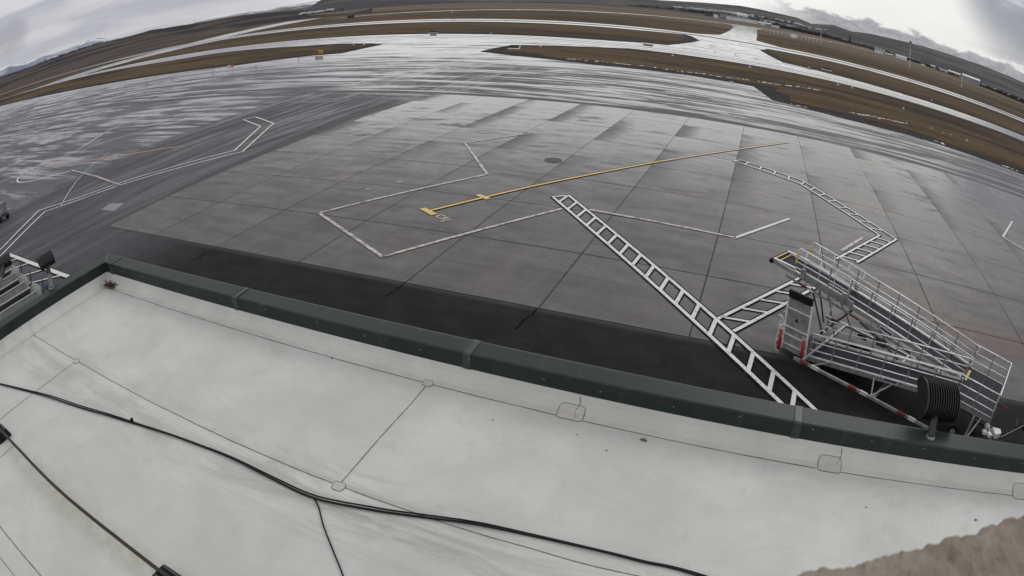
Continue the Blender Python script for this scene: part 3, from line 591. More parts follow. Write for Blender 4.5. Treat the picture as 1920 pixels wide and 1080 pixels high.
# ------------------------------------------------------------------ terminal building
M_ROOF_F = None
def f_roof(b, I):
    P = pos(b); n = b.noise(P, 0.8, 5, 0.6, 0.4); n2 = b.noise(P, 5, 6, 0.65, 0.6); n3 = b.noise(P, 45, 4, 0.7)
    n4 = b.noise(b.map(P, (0.6, 3.0, 1), (0, 0, 0.5)), 1.0, 6, 0.7, 1.2)
    c = b.mix(b.ss(n, 0.3, 0.7), (0.480, 0.480, 0.458), (0.572, 0.572, 0.548))
    c = b.mix(b.m('MULTIPLY', b.ss(n2, 0.52, 0.75), 0.35), c, (0.40, 0.395, 0.38))
    x, y, z = b.sep(P)
    dirt = b.m('MULTIPLY', b.ss(b.m('ABSOLUTE', b.m('ADD', y, 15.25)), 0.9, 0.1), b.ss(n4, 0.40, 0.66))
    c = b.mix(b.m('MULTIPLY', dirt, 0.6), c, (0.36, 0.345, 0.315))
    pond = b.noise(b.map(P, (0.35, 0.7, 0), (0, 0, 0.2), (3, 1, 0)), 1.0, 5, 0.65, 1.0)
    rimp = b.m('SUBTRACT', 1.0, b.m('MULTIPLY', b.m('ABSOLUTE', b.m('SUBTRACT', pond, 0.52)), 40.0), clamp=True)
    c = b.mix(b.m('MULTIPLY', rimp, 0.10), c, (0.34, 0.33, 0.30))
    c = b.mix(b.m('MULTIPLY', b.ss(pond, 0.50, 0.60), 0.20), c, (0.42, 0.415, 0.39))
    gr = b.noise(P, 120, 3, 0.8)
    c = b.mix(b.m('MULTIPLY', b.ss(gr, 0.55, 0.8), 0.25), c, (0.34, 0.34, 0.32))
    lap = b.m('MULTIPLY', b.ss(y, -15.10, -15.08), b.ss(y, -14.945, -14.955))
    c = b.mix(b.m('MULTIPLY', lap, 0.22), c, (0.66, 0.66, 0.64))
    st = b.m('MULTIPLY', b.ss(b.m('ABSOLUTE', b.m('ADD', y, 17.05)), 0.30, 0.02), b.ss(n2, 0.35, 0.6))
    c = b.mix(b.m('MULTIPLY', st, 0.55), c, (0.42, 0.41, 0.30))
    e = b.m('MULTIPLY', b.ss(b.m('ABSOLUTE', b.m('ADD', y, 12.85)), 0.12, 0.0), b.ss(n4, 0.42, 0.6))
    c = b.mix(b.m('MULTIPLY', e, 0.4), c, (0.40, 0.40, 0.37))
    sp = b.n('ShaderNodeTexVoronoi', feature='F1'); b.l(P, sp.inputs['Vector']); sp.inputs['Scale'].default_value = 1.15
    spk = b.m('LESS_THAN', sp.outputs['Distance'], 0.010)
    c = b.mix(b.m('MULTIPLY', spk, 0.75), c, (0.10, 0.09, 0.08))
    jd = b.vm('LENGTH', b.map(P, (0.55, 2.2, 0), (0, 0, 0), (-16.2, 33.2, 0)))
    c = b.mix(b.m('MULTIPLY', b.m('MULTIPLY', b.ss(jd, 1.3, 0.2), b.ss(n4, 0.36, 0.60)), 0.55), c, (0.30, 0.28, 0.25))
    scuff = b.noise(b.map(P, (2.0, 9.0, 1), (0, 0, 0.9)), 1.2, 6, 0.75, 2.5)
    c = b.mix(b.m('MULTIPLY', b.ss(scuff, 0.63, 0.72), 0.35), c, (0.74, 0.74, 0.74))
    b.l(c, I['Base Color']); b.val(b.m('ADD', 0.42, b.m('MULTIPLY', n2, 0.2)), I['Roughness']); I['Specular IOR Level'].default_value = 0.35
    wr = b.noise(b.map(P, (0.8, 4.0, 1), (0, 0, 0.25)), 1.0, 4, 0.6, 1.5)
    bump(b, I, b.m('ADD', b.m('ADD', b.m('MULTIPLY', n, 1.0), b.m('MULTIPLY', n3, 0.03)), b.m('MULTIPLY', wr, 0.35)), 0.32, 0.03)
M_ROOF = mat('roof_membrane', f_roof)
def f_green(b, I):
    P = pos(b); n = b.noise(P, 2.5, 5, 0.6); n2 = b.noise(P, 30, 4, 0.7)
    c = b.mix(b.ss(n, 0.3, 0.7), (0.013, 0.021, 0.018), (0.019, 0.029, 0.025)); c = b.mix(b.m('MULTIPLY', b.ss(n2, 0.58, 0.75), 0.25), c, (0.06, 0.07, 0.065))
    drip = b.noise(b.map(P, (9.0, 1.2, 1.2)), 1.0, 5, 0.7); c = b.mix(b.m('MULTIPLY', b.ss(drip, 0.56, 0.70), 0.30), c, (0.065, 0.072, 0.066))
    b.l(c, I['Base Color']); b.val(b.m('ADD', 0.34, b.m('MULTIPLY', n, 0.15)), I['Roughness']); I['Specular IOR Level'].default_value = 0.27
M_GREEN = mat('green_coping', f_green)
M_SEAM = simple('seam_line', (0.13, 0.125, 0.115), 0.8, var=0.4, scale=14)
M_PATCH = simple('membrane_patch', (0.45, 0.435, 0.395), 0.5, var=0.06, scale=9)
M_WALLP = simple('wall_panel', (0.30, 0.27, 0.22), 0.8)
T = empty('terminal_building', (21.25, -12.38, 0)); tag(T, 'flat white roofed building below the camera with dark green metal parapet', 'building')
def P_(*p): return (p[0]-21.25, p[1]+12.38, p[2])
ZC, ZF, ZR = 6.2, 6.0, 5.78
XE, YS = 60.0, -34.0
bm = MB(); bm.box(((21.40+XE)/2-21.25, (-12.52+YS)/2+12.38, 2.85), (XE-21.40, -12.52-YS, 5.7)); bm.build('wall', M_WALLP, T)
flat('roof', [P_(21.72, -12.88, 0)[:2], P_(XE, -12.88, 0)[:2], P_(XE, YS, 0)[:2], P_(21.72, YS, 0)[:2]], ZR, M_ROOF, None, None, T)
# upstand: front and left, mitred at the corner
prf = [(0.0, 5.985), (0.03, 5.90), (0.07, 5.845), (0.14, 5.80), (0.22, ZR+0.003)]
bm = MB()
for (d0, z0), (d1, z1) in zip(prf, prf[1:]):
    bm.poly([P_(21.50+d0, -12.66-d0, z0), P_(XE, -12.66-d0, z0), P_(XE, -12.66-d1, z1), P_(21.50+d1, -12.66-d1, z1)])
    bm.poly([P_(21.50+d0, -12.66-d0, z0), P_(21.50+d1, -12.66-d1, z1), P_(21.50+d1, YS, z1), P_(21.50+d0, YS, z0)])
bm.build('upstand', M_ROOF, T, smooth=True)
# coping: top sheet slightly tilted in, inner face, outer face
def coping(x0, x1):
    bm = MB(); pr = [(-12.345, 6.06), (-12.345, 6.205), (-12.38, 6.21), (-12.64, 6.195), (-12.665, 6.185), (-12.665, 5.985)]
    for (a, za), (c, zc) in zip(pr, pr[1:]): bm.poly([P_(x0, a, za), P_(x1, a, za), P_(x1, c, zc), P_(x0, c, zc)])
    return bm
JX = [21.74, 25.55, 29.49, 33.50, 37.5, 41.5, 50, XE]
for a, c in zip(JX, JX[1:]): coping(a+0.004, c-0.004).build('coping', M_GREEN, T)
bm = MB(); pr = [(21.215, 6.06), (21.215, 6.205), (21.25, 6.21), (21.475, 6.195), (21.50, 6.185), (21.50, 5.985)]
for (a, za), (c, zc) in zip(pr, pr[1:]):
    da, dc = a-21.25, c-21.25
    bm.poly([P_(a, -12.38-da, za), P_(c, -12.38-dc, zc), P_(c, YS, zc), P_(a, YS, za)])
bm.build('coping', M_GREEN, T)
bm = MB()   # corner piece of the front run
pr = [(-12.345, 6.06), (-12.345, 6.205), (-12.38, 6.21), (-12.64, 6.195), (-12.665, 6.185), (-12.665, 5.985)]
for (a, za), (c, zc) in zip(pr, pr[1:]):
    bm.poly([P_(21.25-(a+12.38), a, za), P_(21.736, a, za), P_(21.736, c, zc), P_(21.25-(c+12.38), c, zc)])
bm.build('coping', M_GREEN, T)
M_GREEN2 = simple('coping_strap', (0.026, 0.038, 0.035), 0.4, var=0.3)
for x in JX[:-1]:
    bm = MB(); w_ = 0.05; pr = [(-12.340, 6.10), (-12.340, 6.209), (-12.38, 6.215), (-12.64, 6.200), (-12.670, 6.189), (-12.670, 5.978)]
    for (a, za), (c, zc) in zip(pr, pr[1:]): bm.poly([P_(x-w_, a, za), P_(x+w_, a, za), P_(x+w_, c, zc), P_(x-w_, c, zc)])
    bm.build('coping_strap', M_GREEN2, T)
    for dx in (-w_, w_): MB().tube([P_(x+dx, -12.37, 6.216), P_(x+dx, -12.64, 6.202)], 0.006, 5).build('joint_seam', M_GREEN2, T)
bm = MB(); bm.tube([P_(21.25, -12.38, 6.213), P_(21.50, -12.66, 6.197)], 0.009, 5); bm.build('joint_seam', simple('mitre', (0.16, 0.17, 0.17), 0.5), T)
for k in range(22):
    x = 22.2+k*0.82+random.uniform(-.1, .1); MB().sphere(P_(x, -12.668, 6.10+random.uniform(-.02, .05)), 0.008, 6, 4).build('rivet', simple('rivet_metal', (0.35, 0.35, 0.34), 0.4, 0.6), T)
# seams of the membrane
def seam(pts, w_=0.011):
    bm = MB(); P = []
    for a, c in zip(pts, pts[1:]):
        n_ = max(2, int((Vector(c)-Vector(a)).length/0.12))
        for i in range(n_):
            q = Vector(a).lerp(Vector(c), i/n_); P.append(q+Vector((noise.noise(q*1.7)*0.010, noise.noise(q*2.1+Vector((4, 1, 2)))*0.010, 0)))
    P.append(Vector(pts[-1]))
    for a, c in zip(P, P[1:]):
        d = (c-a).normalized(); s_ = d.cross(Vector((0, 0, 1)))
        ww = w_*(0.8+0.6*abs(noise.noise(a*9)))/2
        h = 0.0035 if abs(noise.noise(a*3)) < 0.33 else 0.0045
        q = [a-s_*ww, a+s_*ww, c+s_*ww, c-s_*ww]
        bm.poly([P_(v.x, v.y, v.z+h) for v in q])
    return bm.build('membrane_seam', M_SEAM, T)
ys = -12.885
seam([(21.72, ys, ZR), (30.72, ys-0.005, ZR)]); seam([(31.04, ys, ZR), (33.84, ys-0.005, ZR)]); seam([(34.18, ys, ZR), (44, ys, ZR)])
seam([(21.715, ys, ZR), (21.715, -20, ZR)])
seam([(21.72, -14.95, ZR), (29.02, -14.95, ZR)]); seam([(29.17, -14.95, ZR), (44, -14.93, ZR)])
seam([(29.06, -12.93, ZR), (29.09, -14.93, ZR)]); seam([(23.65, -15.0, ZR), (23.67, -20, ZR)]); pass
seam([(22.0, -18.08, ZR), (30.5, -18.09, ZR)], 0.014); seam([(22.0, -18.39, ZR), (30.5, -18.39, ZR)], 0.009); seam([(24.55, -17.0, ZR), (24.60, -20, ZR)])
def cove_z(y):
    d = -12.66-y
    for (d0, z0), (d1, z1) in zip(prf, prf[1:]):
        if d <= d1: return z0+(z1-z0)*(d-d0)/(d1-d0)
    return ZR
for x in (30.93, 34.13, 39.0):
    bm = MB(); pts = [(x+0.02*math.sin(k*1.1), -12.67-0.215*k/8) for k in range(9)]
    bm.tube([P_(a, b_, cove_z(b_)+0.002) for a, b_ in pts], 0.005, 5); bm.build('membrane_seam', M_SEAM, T)
def patch(x0, x1, y0, y1, name='membrane_patch'):
    """rounded patch glued over deck and cove"""
    bm = MB(); n_ = 10; grid = []; r = min(0.05, (x1-x0)/3)
    def inside(u, v): pass
    ring = []
    for cx_, cy_, a0_ in ((x1-r, y0-r, 0), (x0+r, y0-r, 90), (x0+r, y1+r, 180), (x1-r, y1+r, 270)):
        for k in range(6):
            t = math.radians(a0_+k*18); ring.append((cx_+r*math.cos(t), cy_+r*math.sin(t)))
    cx_, cy_ = (x0+x1)/2, (y0+y1)/2
    rings = [[(cx_+(a-cx_)*s_, cy_+(b_-cy_)*s_) for a, b_ in ring] for s_ in (1.0, 0.8, 0.6, 0.4, 0.2)]
    vs = [addv(bm.bm, [P_(a, b_, cove_z(b_)+0.006+0.002*noise.noise(Vector((a*30, b_*30, 0)))) for a, b_ in R_]) for R_ in rings]
    c = bm.bm.verts.new(P_(cx_, cy_, cove_z(cy_)+0.006)); m_ = len(ring)
    for A_, B_ in zip(vs, vs[1:]):
        for k in range(m_): bm.bm.faces.new([A_[k], A_[(k+1) % m_], B_[(k+1) % m_], B_[k]])
    for k in range(m_): bm.bm.faces.new([vs[-1][k], vs[-1][(k+1) % m_], c])
    pt = bm.build(name, M_PATCH, T, smooth=True)
    bm = MB(); bm.tube([P_(a, b_, cove_z(b_)+0.004) for a, b_ in ring+ring[:1]], 0.004, 5, cap=False); bm.build('sealant_bead', M_SEAM, pt)
patch(30.72, 31.03, -12.72, -12.92); patch(33.87, 34.17, -12.72, -12.92); patch(36.95, 37.3, -12.72, -12.95)
patch(28.98, 29.12, -12.84, -12.95); patch(29.03, 29.17, -14.90, -15.03); patch(23.58, 23.72, -14.90, -15.02)
# fastener dimples showing through the sheet
for row, x0 in ((-16.35, 24.3), (-17.75, 24.0), (-14.0, 24.0), (-16.9, 29.5)):
    for k in range(24):
        bm = MB(); x, y = x0+k*0.36, row+0.01*math.sin(k)
        ring = addv(bm.bm, [P_(x+0.035*math.cos(t), y+0.035*math.sin(t), ZR+0.001) for t in [2*math.pi*j/10 for j in range(10)]]); c = bm.bm.verts.new(P_(x, y, ZR+0.005))
        for j in range(10): bm.bm.faces.new([ring[j], ring[(j+1) % 10], c])
        bm.build('fastener_dimple', M_ROOF, T, smooth=True)

# rough stucco pier right under the camera
def f_stucco(b, I):
    P = pos(b); n = b.noise(P, 60, 5, 0.7); n2 = b.noise(P, 14, 5, 0.6); n3 = b.noise(b.map(P, (1, 0.25, 0.25), (0, 0, 0.33)), 160, 4, 0.7)
    c = b.mix(b.ss(n2, 0.3, 0.7), (0.21, 0.18, 0.145), (0.30, 0.26, 0.215)); c = b.mix(b.m('MULTIPLY', b.ss(n, 0.5, 0.72), 0.6), c, (0.11, 0.085, 0.068))
    c = b.mix(b.m('MULTIPLY', b.ss(n3, 0.5, 0.7), 0.3), c, (0.38, 0.33, 0.29))
    b.l(c, I['Base Color']); I['Roughness'].default_value = 0.95; I['Specular IOR Level'].default_value = 0.1
    bump(b, I, b.m('ADD', n, b.m('MULTIPLY', n3, 0.4)), 0.9, 0.006)
M_STUC = mat('stucco', f_stucco)
SA = Vector((32.555, -18.424, 0)); SD = Vector((0.930, 0.375, 0)).normalized(); SN = Vector((-SD.y, SD.x, 0))
bm = bmesh.new(); NX, NY = 420, 60; gridv = []
for i in range(NX+1):
    row = []
    for j in range(NY+1):
        u = 1.5*i/NX
        t = j/NY
        if t < 0.45: v, z = -0.62*(1-t/0.45)**1.3, 9.985
        elif t < 0.55: a = (t-0.45)/0.10*math.pi/2; v, z = 0.018*math.sin(a), 9.985-0.018*(1-math.cos(a))
        else: v, z = 0.018, 9.967-0.6*((t-0.55)/0.45)**1.4
        p = SA+SD*u+SN*(v-0.012)+Vector((0, 0, z))
        q = noise.fractal(p*34, 1.0, 2.0, 4)*0.0055+abs(noise.noise(p*80))*0.007
        nn = Vector((0, 0, 1)) if t < 0.45 else (SN if t > 0.55 else (SN+Vector((0, 0, 1))).normalized())
        row.append(bm.verts.new(p+nn*q))
    gridv.append(row)
for i in range(NX):
    for j in range(NY): bm.faces.new([gridv[i][j], gridv[i+1][j], gridv[i+1][j+1], gridv[i][j+1]])
bmesh.ops.recalc_face_normals(bm, faces=bm.faces)
me = bpy.data.meshes.new('stucco_skin'); bm.to_mesh(me); bm.free(); me.materials.append(M_STUC)
PIER = empty('stucco_pier', (SA.x, SA.y, ZR)); tag(PIER, 'rough brown stucco pier top in the near right corner', 'pier')
sk = bpy.data.objects.new('render_coat', me); link(sk, PIER); sk.matrix_parent_inverse = Matrix.Translation((-SA.x, -SA.y, -ZR))
bm = MB(); q0, q1, q2, q3 = SA-SN*0.63, SA+SD*1.5-SN*0.63, SA+SD*1.5-SN*0.012, SA-SN*0.012
bm.hexa([Vector((p.x-SA.x, p.y-SA.y, z-ZR)) for z in (ZR, 9.975) for p in (q0, q1, q2, q3)]); bm.build('core', M_STUC, PIER)

# ------------------------------------------------------------------ things on the roof
M_RUB = simple('black_rubber', (0.006, 0.006, 0.007), 0.6, spec=0.25); M_PIPE = simple('rusty_conduit', (0.030, 0.018, 0.017), 0.45, 0.3, 0.4, 12)
cab = [(20.9, -16.83), (21.83, -16.56), (22.65, -16.34), (23.81, -15.97), (24.89, -15.71), (26.22, -15.40), (27.45, -15.22), (28.33, -15.23), (28.99, -15.25), (29.61, -15.11), (30.13, -14.97), (30.64, -14.85), (31.15, -14.79), (31.67, -14.77), (32.18, -14.77), (32.8, -14.81), (34.5, -15.2)]
cb = empty('roof_cable', (21.8, -16.5, ZR)); tag(cb, 'pair of thick black cables lying across the white roof', 'cable')
for k, off in enumerate((0.0, 0.026)):
    P = [(x-21.8, y+16.5+off*(1+0.6*math.sin(x*1.3+k))*(1 if k else 0), 0.018+0.004*math.sin(x*5)) for x, y, _ in smooth_path([(a, b_, 0) for a, b_ in cab], 8)]
    MB().tube(P, 0.0125 if k == 0 else 0.009, 7).build('strand', M_RUB, cb, smooth=True)
MB().box((26.0-21.8, -15.43+16.5, 0.05), (0.01, 0.05, 0.05)).build('cable_tie', M_RUB, cb)
pth = smooth_path([(28.95, -15.235, 0), (29.08, -15.32, 0), (29.19, -15.43, 0), (29.31, -15.55, 0), (29.55, -15.76, 0), (29.84, -16.02, 0), (30.3, -16.5, 0)], 6)
o = MB().tube([(p.x, p.y, ZR+0.013) for p in pth], 0.008, 7).build('branch_cable', M_RUB, smooth=True); tag(o, 'thin black cable branching down from the cable pair', 'cable')
cd_ = empty('conduit', (24.3, -17.04, ZR)); tag(cd_, 'long rusty dark conduit raised on rubber blocks at lower left', 'pipe')
MB().tube([(x-24.3, 0.0+0.012*math.sin(x*2.1), 0.135) for x in [22.0+0.5*k for k in range(22)]], 0.024, 10).build('pipe', M_PIPE, cd_, smooth=True)
MB().tube([(-0.25, 0.012, 0.135), (-0.20, 0.012, 0.135)], 0.027, 10).build('coupling', M_PIPE, cd_)
for i, (x, lb) in enumerate(((28.40, 'black rubber block under the conduit near the bottom edge'), (24.12, 'black rubber block under the conduit at the left edge'))):
    e_ = empty('pipe_support', (x, -17.03, ZR)); tag(e_, lb, 'pipe support', 'rubber blocks under the conduit')
    bm = MB(); w0, w1_, l0_, l1_ = 0.15, 0.10, 0.17, 0.15
    bm.hexa([Vector(p) for p in ((-l0_, -w0, 0), (l0_, -w0, 0), (l0_, w0, 0), (-l0_, w0, 0), (-l1_, -w1_, 0.11), (l1_, -w1_, 0.11), (l1_, w1_, 0.11), (-l1_, w1_, 0.11))])
    bm.build('block', M_RUB, e_, bevel=0.012)
    MB().box((0, 0.075, 0.115), (0.24, 0.03, 0.02)).box((0, -0.075, 0.115), (0.24, 0.03, 0.02)).build('channel', simple('steel_channel', (0.06, 0.06, 0.065), 0.4, 0.5), e_)
M_LEAF = simple('dead_leaves', (0.055, 0.028, 0.020), 0.9, var=0.5, scale=30)
bm = MB()
for k in range(170):
    p = Vector((21.80+random.gauss(0.02, 0.10), -12.80+random.gauss(-0.03, 0.055), 5.80+abs(random.gauss(0, 0.03)))); p.z = max(p.z, 5.80+0.4*max(0, 21.72-p.x)+0.4*max(0, p.y+12.86))
    a = Vector([random.gauss(0, 1) for _ in range(3)]).normalized()*random.uniform(0.01, 0.03); b_ = Vector([random.gauss(0, 1) for _ in range(3)]).normalized()*random.uniform(0.008, 0.02)
    bm.poly([p-a, p-b_, p+a, p+b_])
for k in range(40):
    p = Vector((21.82+random.gauss(0, 0.15), -12.82+random.gauss(0, 0.05), 5.83)); d = Vector((random.gauss(0, 1), random.gauss(0, 1), random.gauss(0, .2))).normalized()*random.uniform(0.03, 0.09)
    bm.tube([p-d, p+d], 0.003, 4)
tag(bm.build('leaf_litter', M_LEAF), 'clump of dead brown leaves in the roof corner', 'debris')
M_STONE = simple('brown_pebble', (0.13, 0.09, 0.075), 0.9, var=0.3, scale=60); M_DKS = simple('dark_pebble', (0.02, 0.02, 0.02), 0.8)
for (x, y, s_, lb, m_) in ((31.79, -12.99, 0.040, 'flat brown stone chip on the white roof', M_STONE), (31.44, -13.30, 0.013, 'tiny dark chip below the brown stone', M_DKS), (31.06, -13.15, 0.012, 'tiny dark chip left of the brown stone', M_DKS), (30.08, -13.25, 0.012, 'tiny dark chip right of the long cross seam', M_DKS), (27.58, -12.90, 0.018, 'dark chip on the front seam', M_DKS), (36.14, -13.43, 0.024, 'black chip on the right of the white roof', M_DKS), (34.5, -13.43, 0.012, 'small black speck left of the largest black chip', M_DKS)):
    bm = MB(); bm.sphere((0, 0, 0), (s_, s_*0.55, s_*0.3), 10, 6)
    for v in bm.bm.verts: v.co *= 1+0.35*noise.noise(v.co*60+Vector((x, y, 0)))
    o = bm.build('roof_chip', m_, smooth=True); o.location = (x, y, ZR+s_*0.25); tag(o, lb, 'stone chip')

# floodlights on the parapet
M_BLACK = simple('black_enamel', (0.012, 0.012, 0.013), 0.38, 0.0, 0.3, 20); M_GALV = simple('galvanised', (0.33, 0.34, 0.35), 0.45, 0.7, 0.2, 10)
M_GREYP = simple('grey_paint', (0.12, 0.12, 0.13), 0.5)
def floodlight(name, base, head, axis, up, Lh, Rh, label, group, fins=14, mast=None):
    e_ = empty(name, base); tag(e_, label, 'floodlight', group)
    hb = Vector(head)-Vector(base); ax = Vector(axis).normalized(); u = (Vector(up)-ax*Vector(up).dot(ax)).normalized(); w_ = ax.cross(u)
    # half barrel: back convex toward u
    def sect(s_, flat_=0.25):
        pts = []
        for k in range(13):
            t = math.pi*k/12; pts.append(w_*math.cos(t)*Rh*s_+u*(math.sin(t)*Rh*0.72*s_))
        pts.append(-w_*Rh*s_*0.98-u*Rh*flat_); pts.append(w_*Rh*s_*0.98-u*Rh*flat_)
        return pts
    def slab(a0, a1, s_, bm):
        A_ = addv(bm.bm, [hb+ax*a0+p for p in sect(s_)]); B_ = addv(bm.bm, [hb+ax*a1+p for p in sect(s_)])
        n_ = len(A_)
        for k in range(n_): bm.bm.faces.new([A_[k], A_[(k+1) % n_], B_[(k+1) % n_], B_[k]])
        bm.bm.faces.new(A_[::-1]); bm.bm.faces.new(B_)
    bm = MB(); slab(-Lh*0.5, Lh*0.5, 0.80, bm); hs = bm.build('housing', M_BLACK, e_)
    for k in range(fins):
        bm = MB(); a = -Lh/2+Lh*k/(fins-1); slab(a-0.005, a+0.005, 1.0, bm); bm.build('fin', M_BLACK, e_)
    bm = MB(); slab(-Lh/2-0.03, -Lh/2-0.012, 1.02, bm); bm.build('end_plate', M_BLACK, e_)
    bm = MB(); bm.box((0, 0, 0), (1, 1, 1), Matrix.Translation(hb-u*Rh*0.30) @ Matrix(((ax.x, w_.x, u.x, 0), (ax.y, w_.y, u.y, 0), (ax.z, w_.z, u.z, 0), (0, 0, 0, 1))) @ Matrix.Diagonal((Lh*0.92, Rh*1.7, 0.02, 1)))
    bm.build('lens', simple('lamp_glass', (0.25, 0.26, 0.27), 0.15), e_)
    j = hb*0.55 if mast is None else Vector(mast)
    bm = MB(); bm.tube([(0, 0, 0), (0, 0, 0.02)], 0.07, 12); bm.build('foot', M_GALV, e_)
    bm = MB(); bm.bar((0, 0, 0.01), j, 0.09, 0.07); bm.build('arm', M_BLACK if mast is None else M_GREYP, e_)
    bm = MB(); bm.bar(j, hb-u*Rh*0.05-ax*0.0, 0.11, 0.08); bm.sphere(j, 0.06, 10, 6); bm.build('knuckle', M_BLACK, e_)
    return e_
floodlight('floodlight', (35.33, -12.50, 6.2), (35.42, -12.06, 6.46), (0.97, 0.20, -0.10), (-0.15, -0.55, 0.82), 0.56, 0.265, 'large black finned floodlight on the front parapet beside the ramp', 'floodlights on the parapet')
floodlight('floodlight', (21.24, -14.02, 6.2), (20.78, -13.80, 6.62), (0.05, 0.995, 0.05), (0.80, -0.10, 0.55), 0.34, 0.15, 'small black floodlight seen side on at the left parapet', 'floodlights on the parapet', 8, (-0.35, 0.17, 0.18))
floodlight('floodlight', (21.24, -15.9, 6.2), (19.45, -14.42, 6.70), (0.35, 0.93, 0.05), (0.75, -0.3, 0.6), 0.36, 0.17, 'black finned floodlight cut by the left picture edge', 'floodlights on the parapet', 8, (-1.5, 1.2, 0.30))

# ------------------------------------------------------------------ boarding ramp
OX, OY, PSI, HP, L1, Z0, L2, HN, WU, WL, LP, RH = 40.69, -1.725, 2.624, 1.295, 5.504, 0.254, 8.195, 2.27, 1.095, 1.335, 1.548, 0.825
GP = 0.06
RMP = empty('boarding_ramp', (OX, OY, 0.02), PSI); tag(RMP, 'aluminium switchback passenger boarding ramp parked by the building', 'boarding ramp')
def W_(a, b, z): return Vector((a, -b, z))          # a toward the nose, b away from the building
up_ = lambda a: HP+(HN-HP)*a/L2
lo_ = lambda a: HP-(HP-Z0)*a/L1
M_ALU = simple('aluminium', (0.80, 0.81, 0.82), 0.36, 0.35, 0.12, 6); M_ALU2 = simple('dull_aluminium', (0.30, 0.305, 0.305), 0.42, 0.4, 0.2, 5)
M_GRIP = simple('grip_deck', (0.030, 0.030, 0.038), 0.75, 0, 0.25, 9, 0.2); M_YELR = simple('yellow_pad', (0.62, 0.45, 0.10), 0.5); M_REDR = simple('red_part', (0.40, 0.015, 0.03), 0.4)
M_TR = simple('red_tape', (0.16, 0.02, 0.025), 0.5); M_TW = simple('white_tape', (0.62, 0.62, 0.62), 0.4); M_DSTEEL = simple('dark_steel', (0.07, 0.07, 0.075), 0.5, 0.5)
def deck(name, a0, a1, b0, b1, f, th=0.05, m=M_GRIP):
    bm = MB(); bm.hexa([W_(a0, b0, f(a0)-th), W_(a1, b0, f(a1)-th), W_(a1, b1, f(a1)-th), W_(a0, b1, f(a0)-th), W_(a0, b0, f(a0)), W_(a1, b0, f(a1)), W_(a1, b1, f(a1)), W_(a0, b1, f(a0))])
    return bm.build(name, m, RMP)
def stringer(a0, a1, b, f, d=0.0, w_=0.05, h=0.13, m=M_ALU2, name='stringer'):
    return MB().bar(W_(a0, b, f(a0)-0.05-d), W_(a1, b, f(a1)-0.05-d), w_, h).build(name, m, RMP)
LN = L2-0.95     # where the rails end; the nose plate continues
deck('upper_deck', 0.02, L2, GP, GP+WU, up_)
deck('lower_deck', 0.02, L1, -GP-WL, -GP, lo_)
deck('platform_deck', -LP, -0.02, -GP-WL, GP+WU, lambda a: HP)
for b in (GP, GP+WU):
    stringer(0, L2, b, up_)
    stringer(0.2, L2-0.6, b, up_, 0.25, 0.05, 0.06, M_ALU2, 'lower_chord')
    for k in range(8):
        a = 0.3+k*0.92; MB().bar(W_(a, b, up_(a)-0.10), W_(a, b, up_(a)-0.30), 0.03, 0.03).build('truss_web', M_ALU2, RMP)
for b in (-GP-WL, -GP): stringer(0, L1, b, lo_, 0.0, 0.05, 0.16)
for b in (-GP-WL, GP+WU): MB().bar(W_(-LP, b, HP-0.06), W_(0, b, HP-0.06), 0.05, 0.15).build('stringer', M_ALU2, RMP)
MB().bar(W_(-LP, -GP-WL, HP-0.06), W_(-LP, GP+WU, HP-0.06), 0.05, 0.15).build('stringer', M_ALU2, RMP)
for k in range(9):
    for j in range(3):
        MB().sphere(W_(-0.35-0.4*j, -GP-WL+0.15+k*0.26, HP+0.004), 0.012, 6, 4).build('deck_bolt', M_ALU, RMP)
def rail(a0, a1, b, f, n, r=0.024, end0=True, name='handrail', hs=(1.0, 0.66, 0.33)):
    bm = MB()
    for h in hs:
        bm.tube([W_(a0, b, f(a0)+RH*h), W_(a1, b, f(a1)+RH*h)], r if h == 1.0 else r*0.8, 8)
    h_ = bm.build(name, M_ALU, RMP, smooth=True)
    for k in range(n):
        a = a0+(a1-a0)*k/(n-1)
        MB().tube([W_(a, b, f(a)-0.12), W_(a, b, f(a)+RH+0.005)], r*1.05, 8).build('rail_post', M_ALU2, h_)
    return h_
UR = L2-2.3
rail(0.0, UR, GP+0.02, up_, 8); rail(0.0, UR+0.2, GP+WU-0.02, up_, 8)
rail(0.0, L1, -GP-WL, lo_, 7); rail(0.0, L1, -GP-0.02, lo_, 7)
fl = lambda a: HP
rail(-LP, 0.0, GP+WU, fl, 3); rail(-LP, 0.0, -GP-WL, fl, 3)
bm = MB()
for h in (1.0,): bm.tube([W_(-LP, -GP-WL, HP+RH*h), W_(-LP, GP+WU, HP+RH*h)], 0.021, 8)
bm.build('end_rail', M_ALU, RMP)
# rounded rail ends at the platform hinge
for b, f in ((GP+WU-0.02, up_), (GP+0.02, up_), (-GP-0.02, lo_)):
    bm = MB(); c = W_(0.0, b, HP+RH-0.12)
    bm.tube([c+Vector((-0.0-0.12*math.sin(t), 0, 0.12*math.cos(t))) for t in [math.pi*k/8 for k in range(9)]], 0.019, 7); bm.build('rail_bend', M_ALU, RMP, smooth=True)
for b, f, a0, a1 in ((GP-0.03, up_, 0.0, L2-0.9), (GP+WU+0.03, up_, 0.0, L2-0.9), (-GP-WL-0.03, lo_, 0.0, L1), (-GP+0.03, lo_, 0.0, L1)):
    MB().bar(W_(a0, b, f(a0)+0.05), W_(a1, b, f(a1)+0.05), 0.035, 0.05).build('edge_trim', M_ALU, RMP)
MB().bar(W_(-LP, -GP-WL-0.03, HP+0.04), W_(0, -GP-WL-0.03, HP+0.04), 0.035, 0.05).build('edge_trim', M_ALU2, RMP)
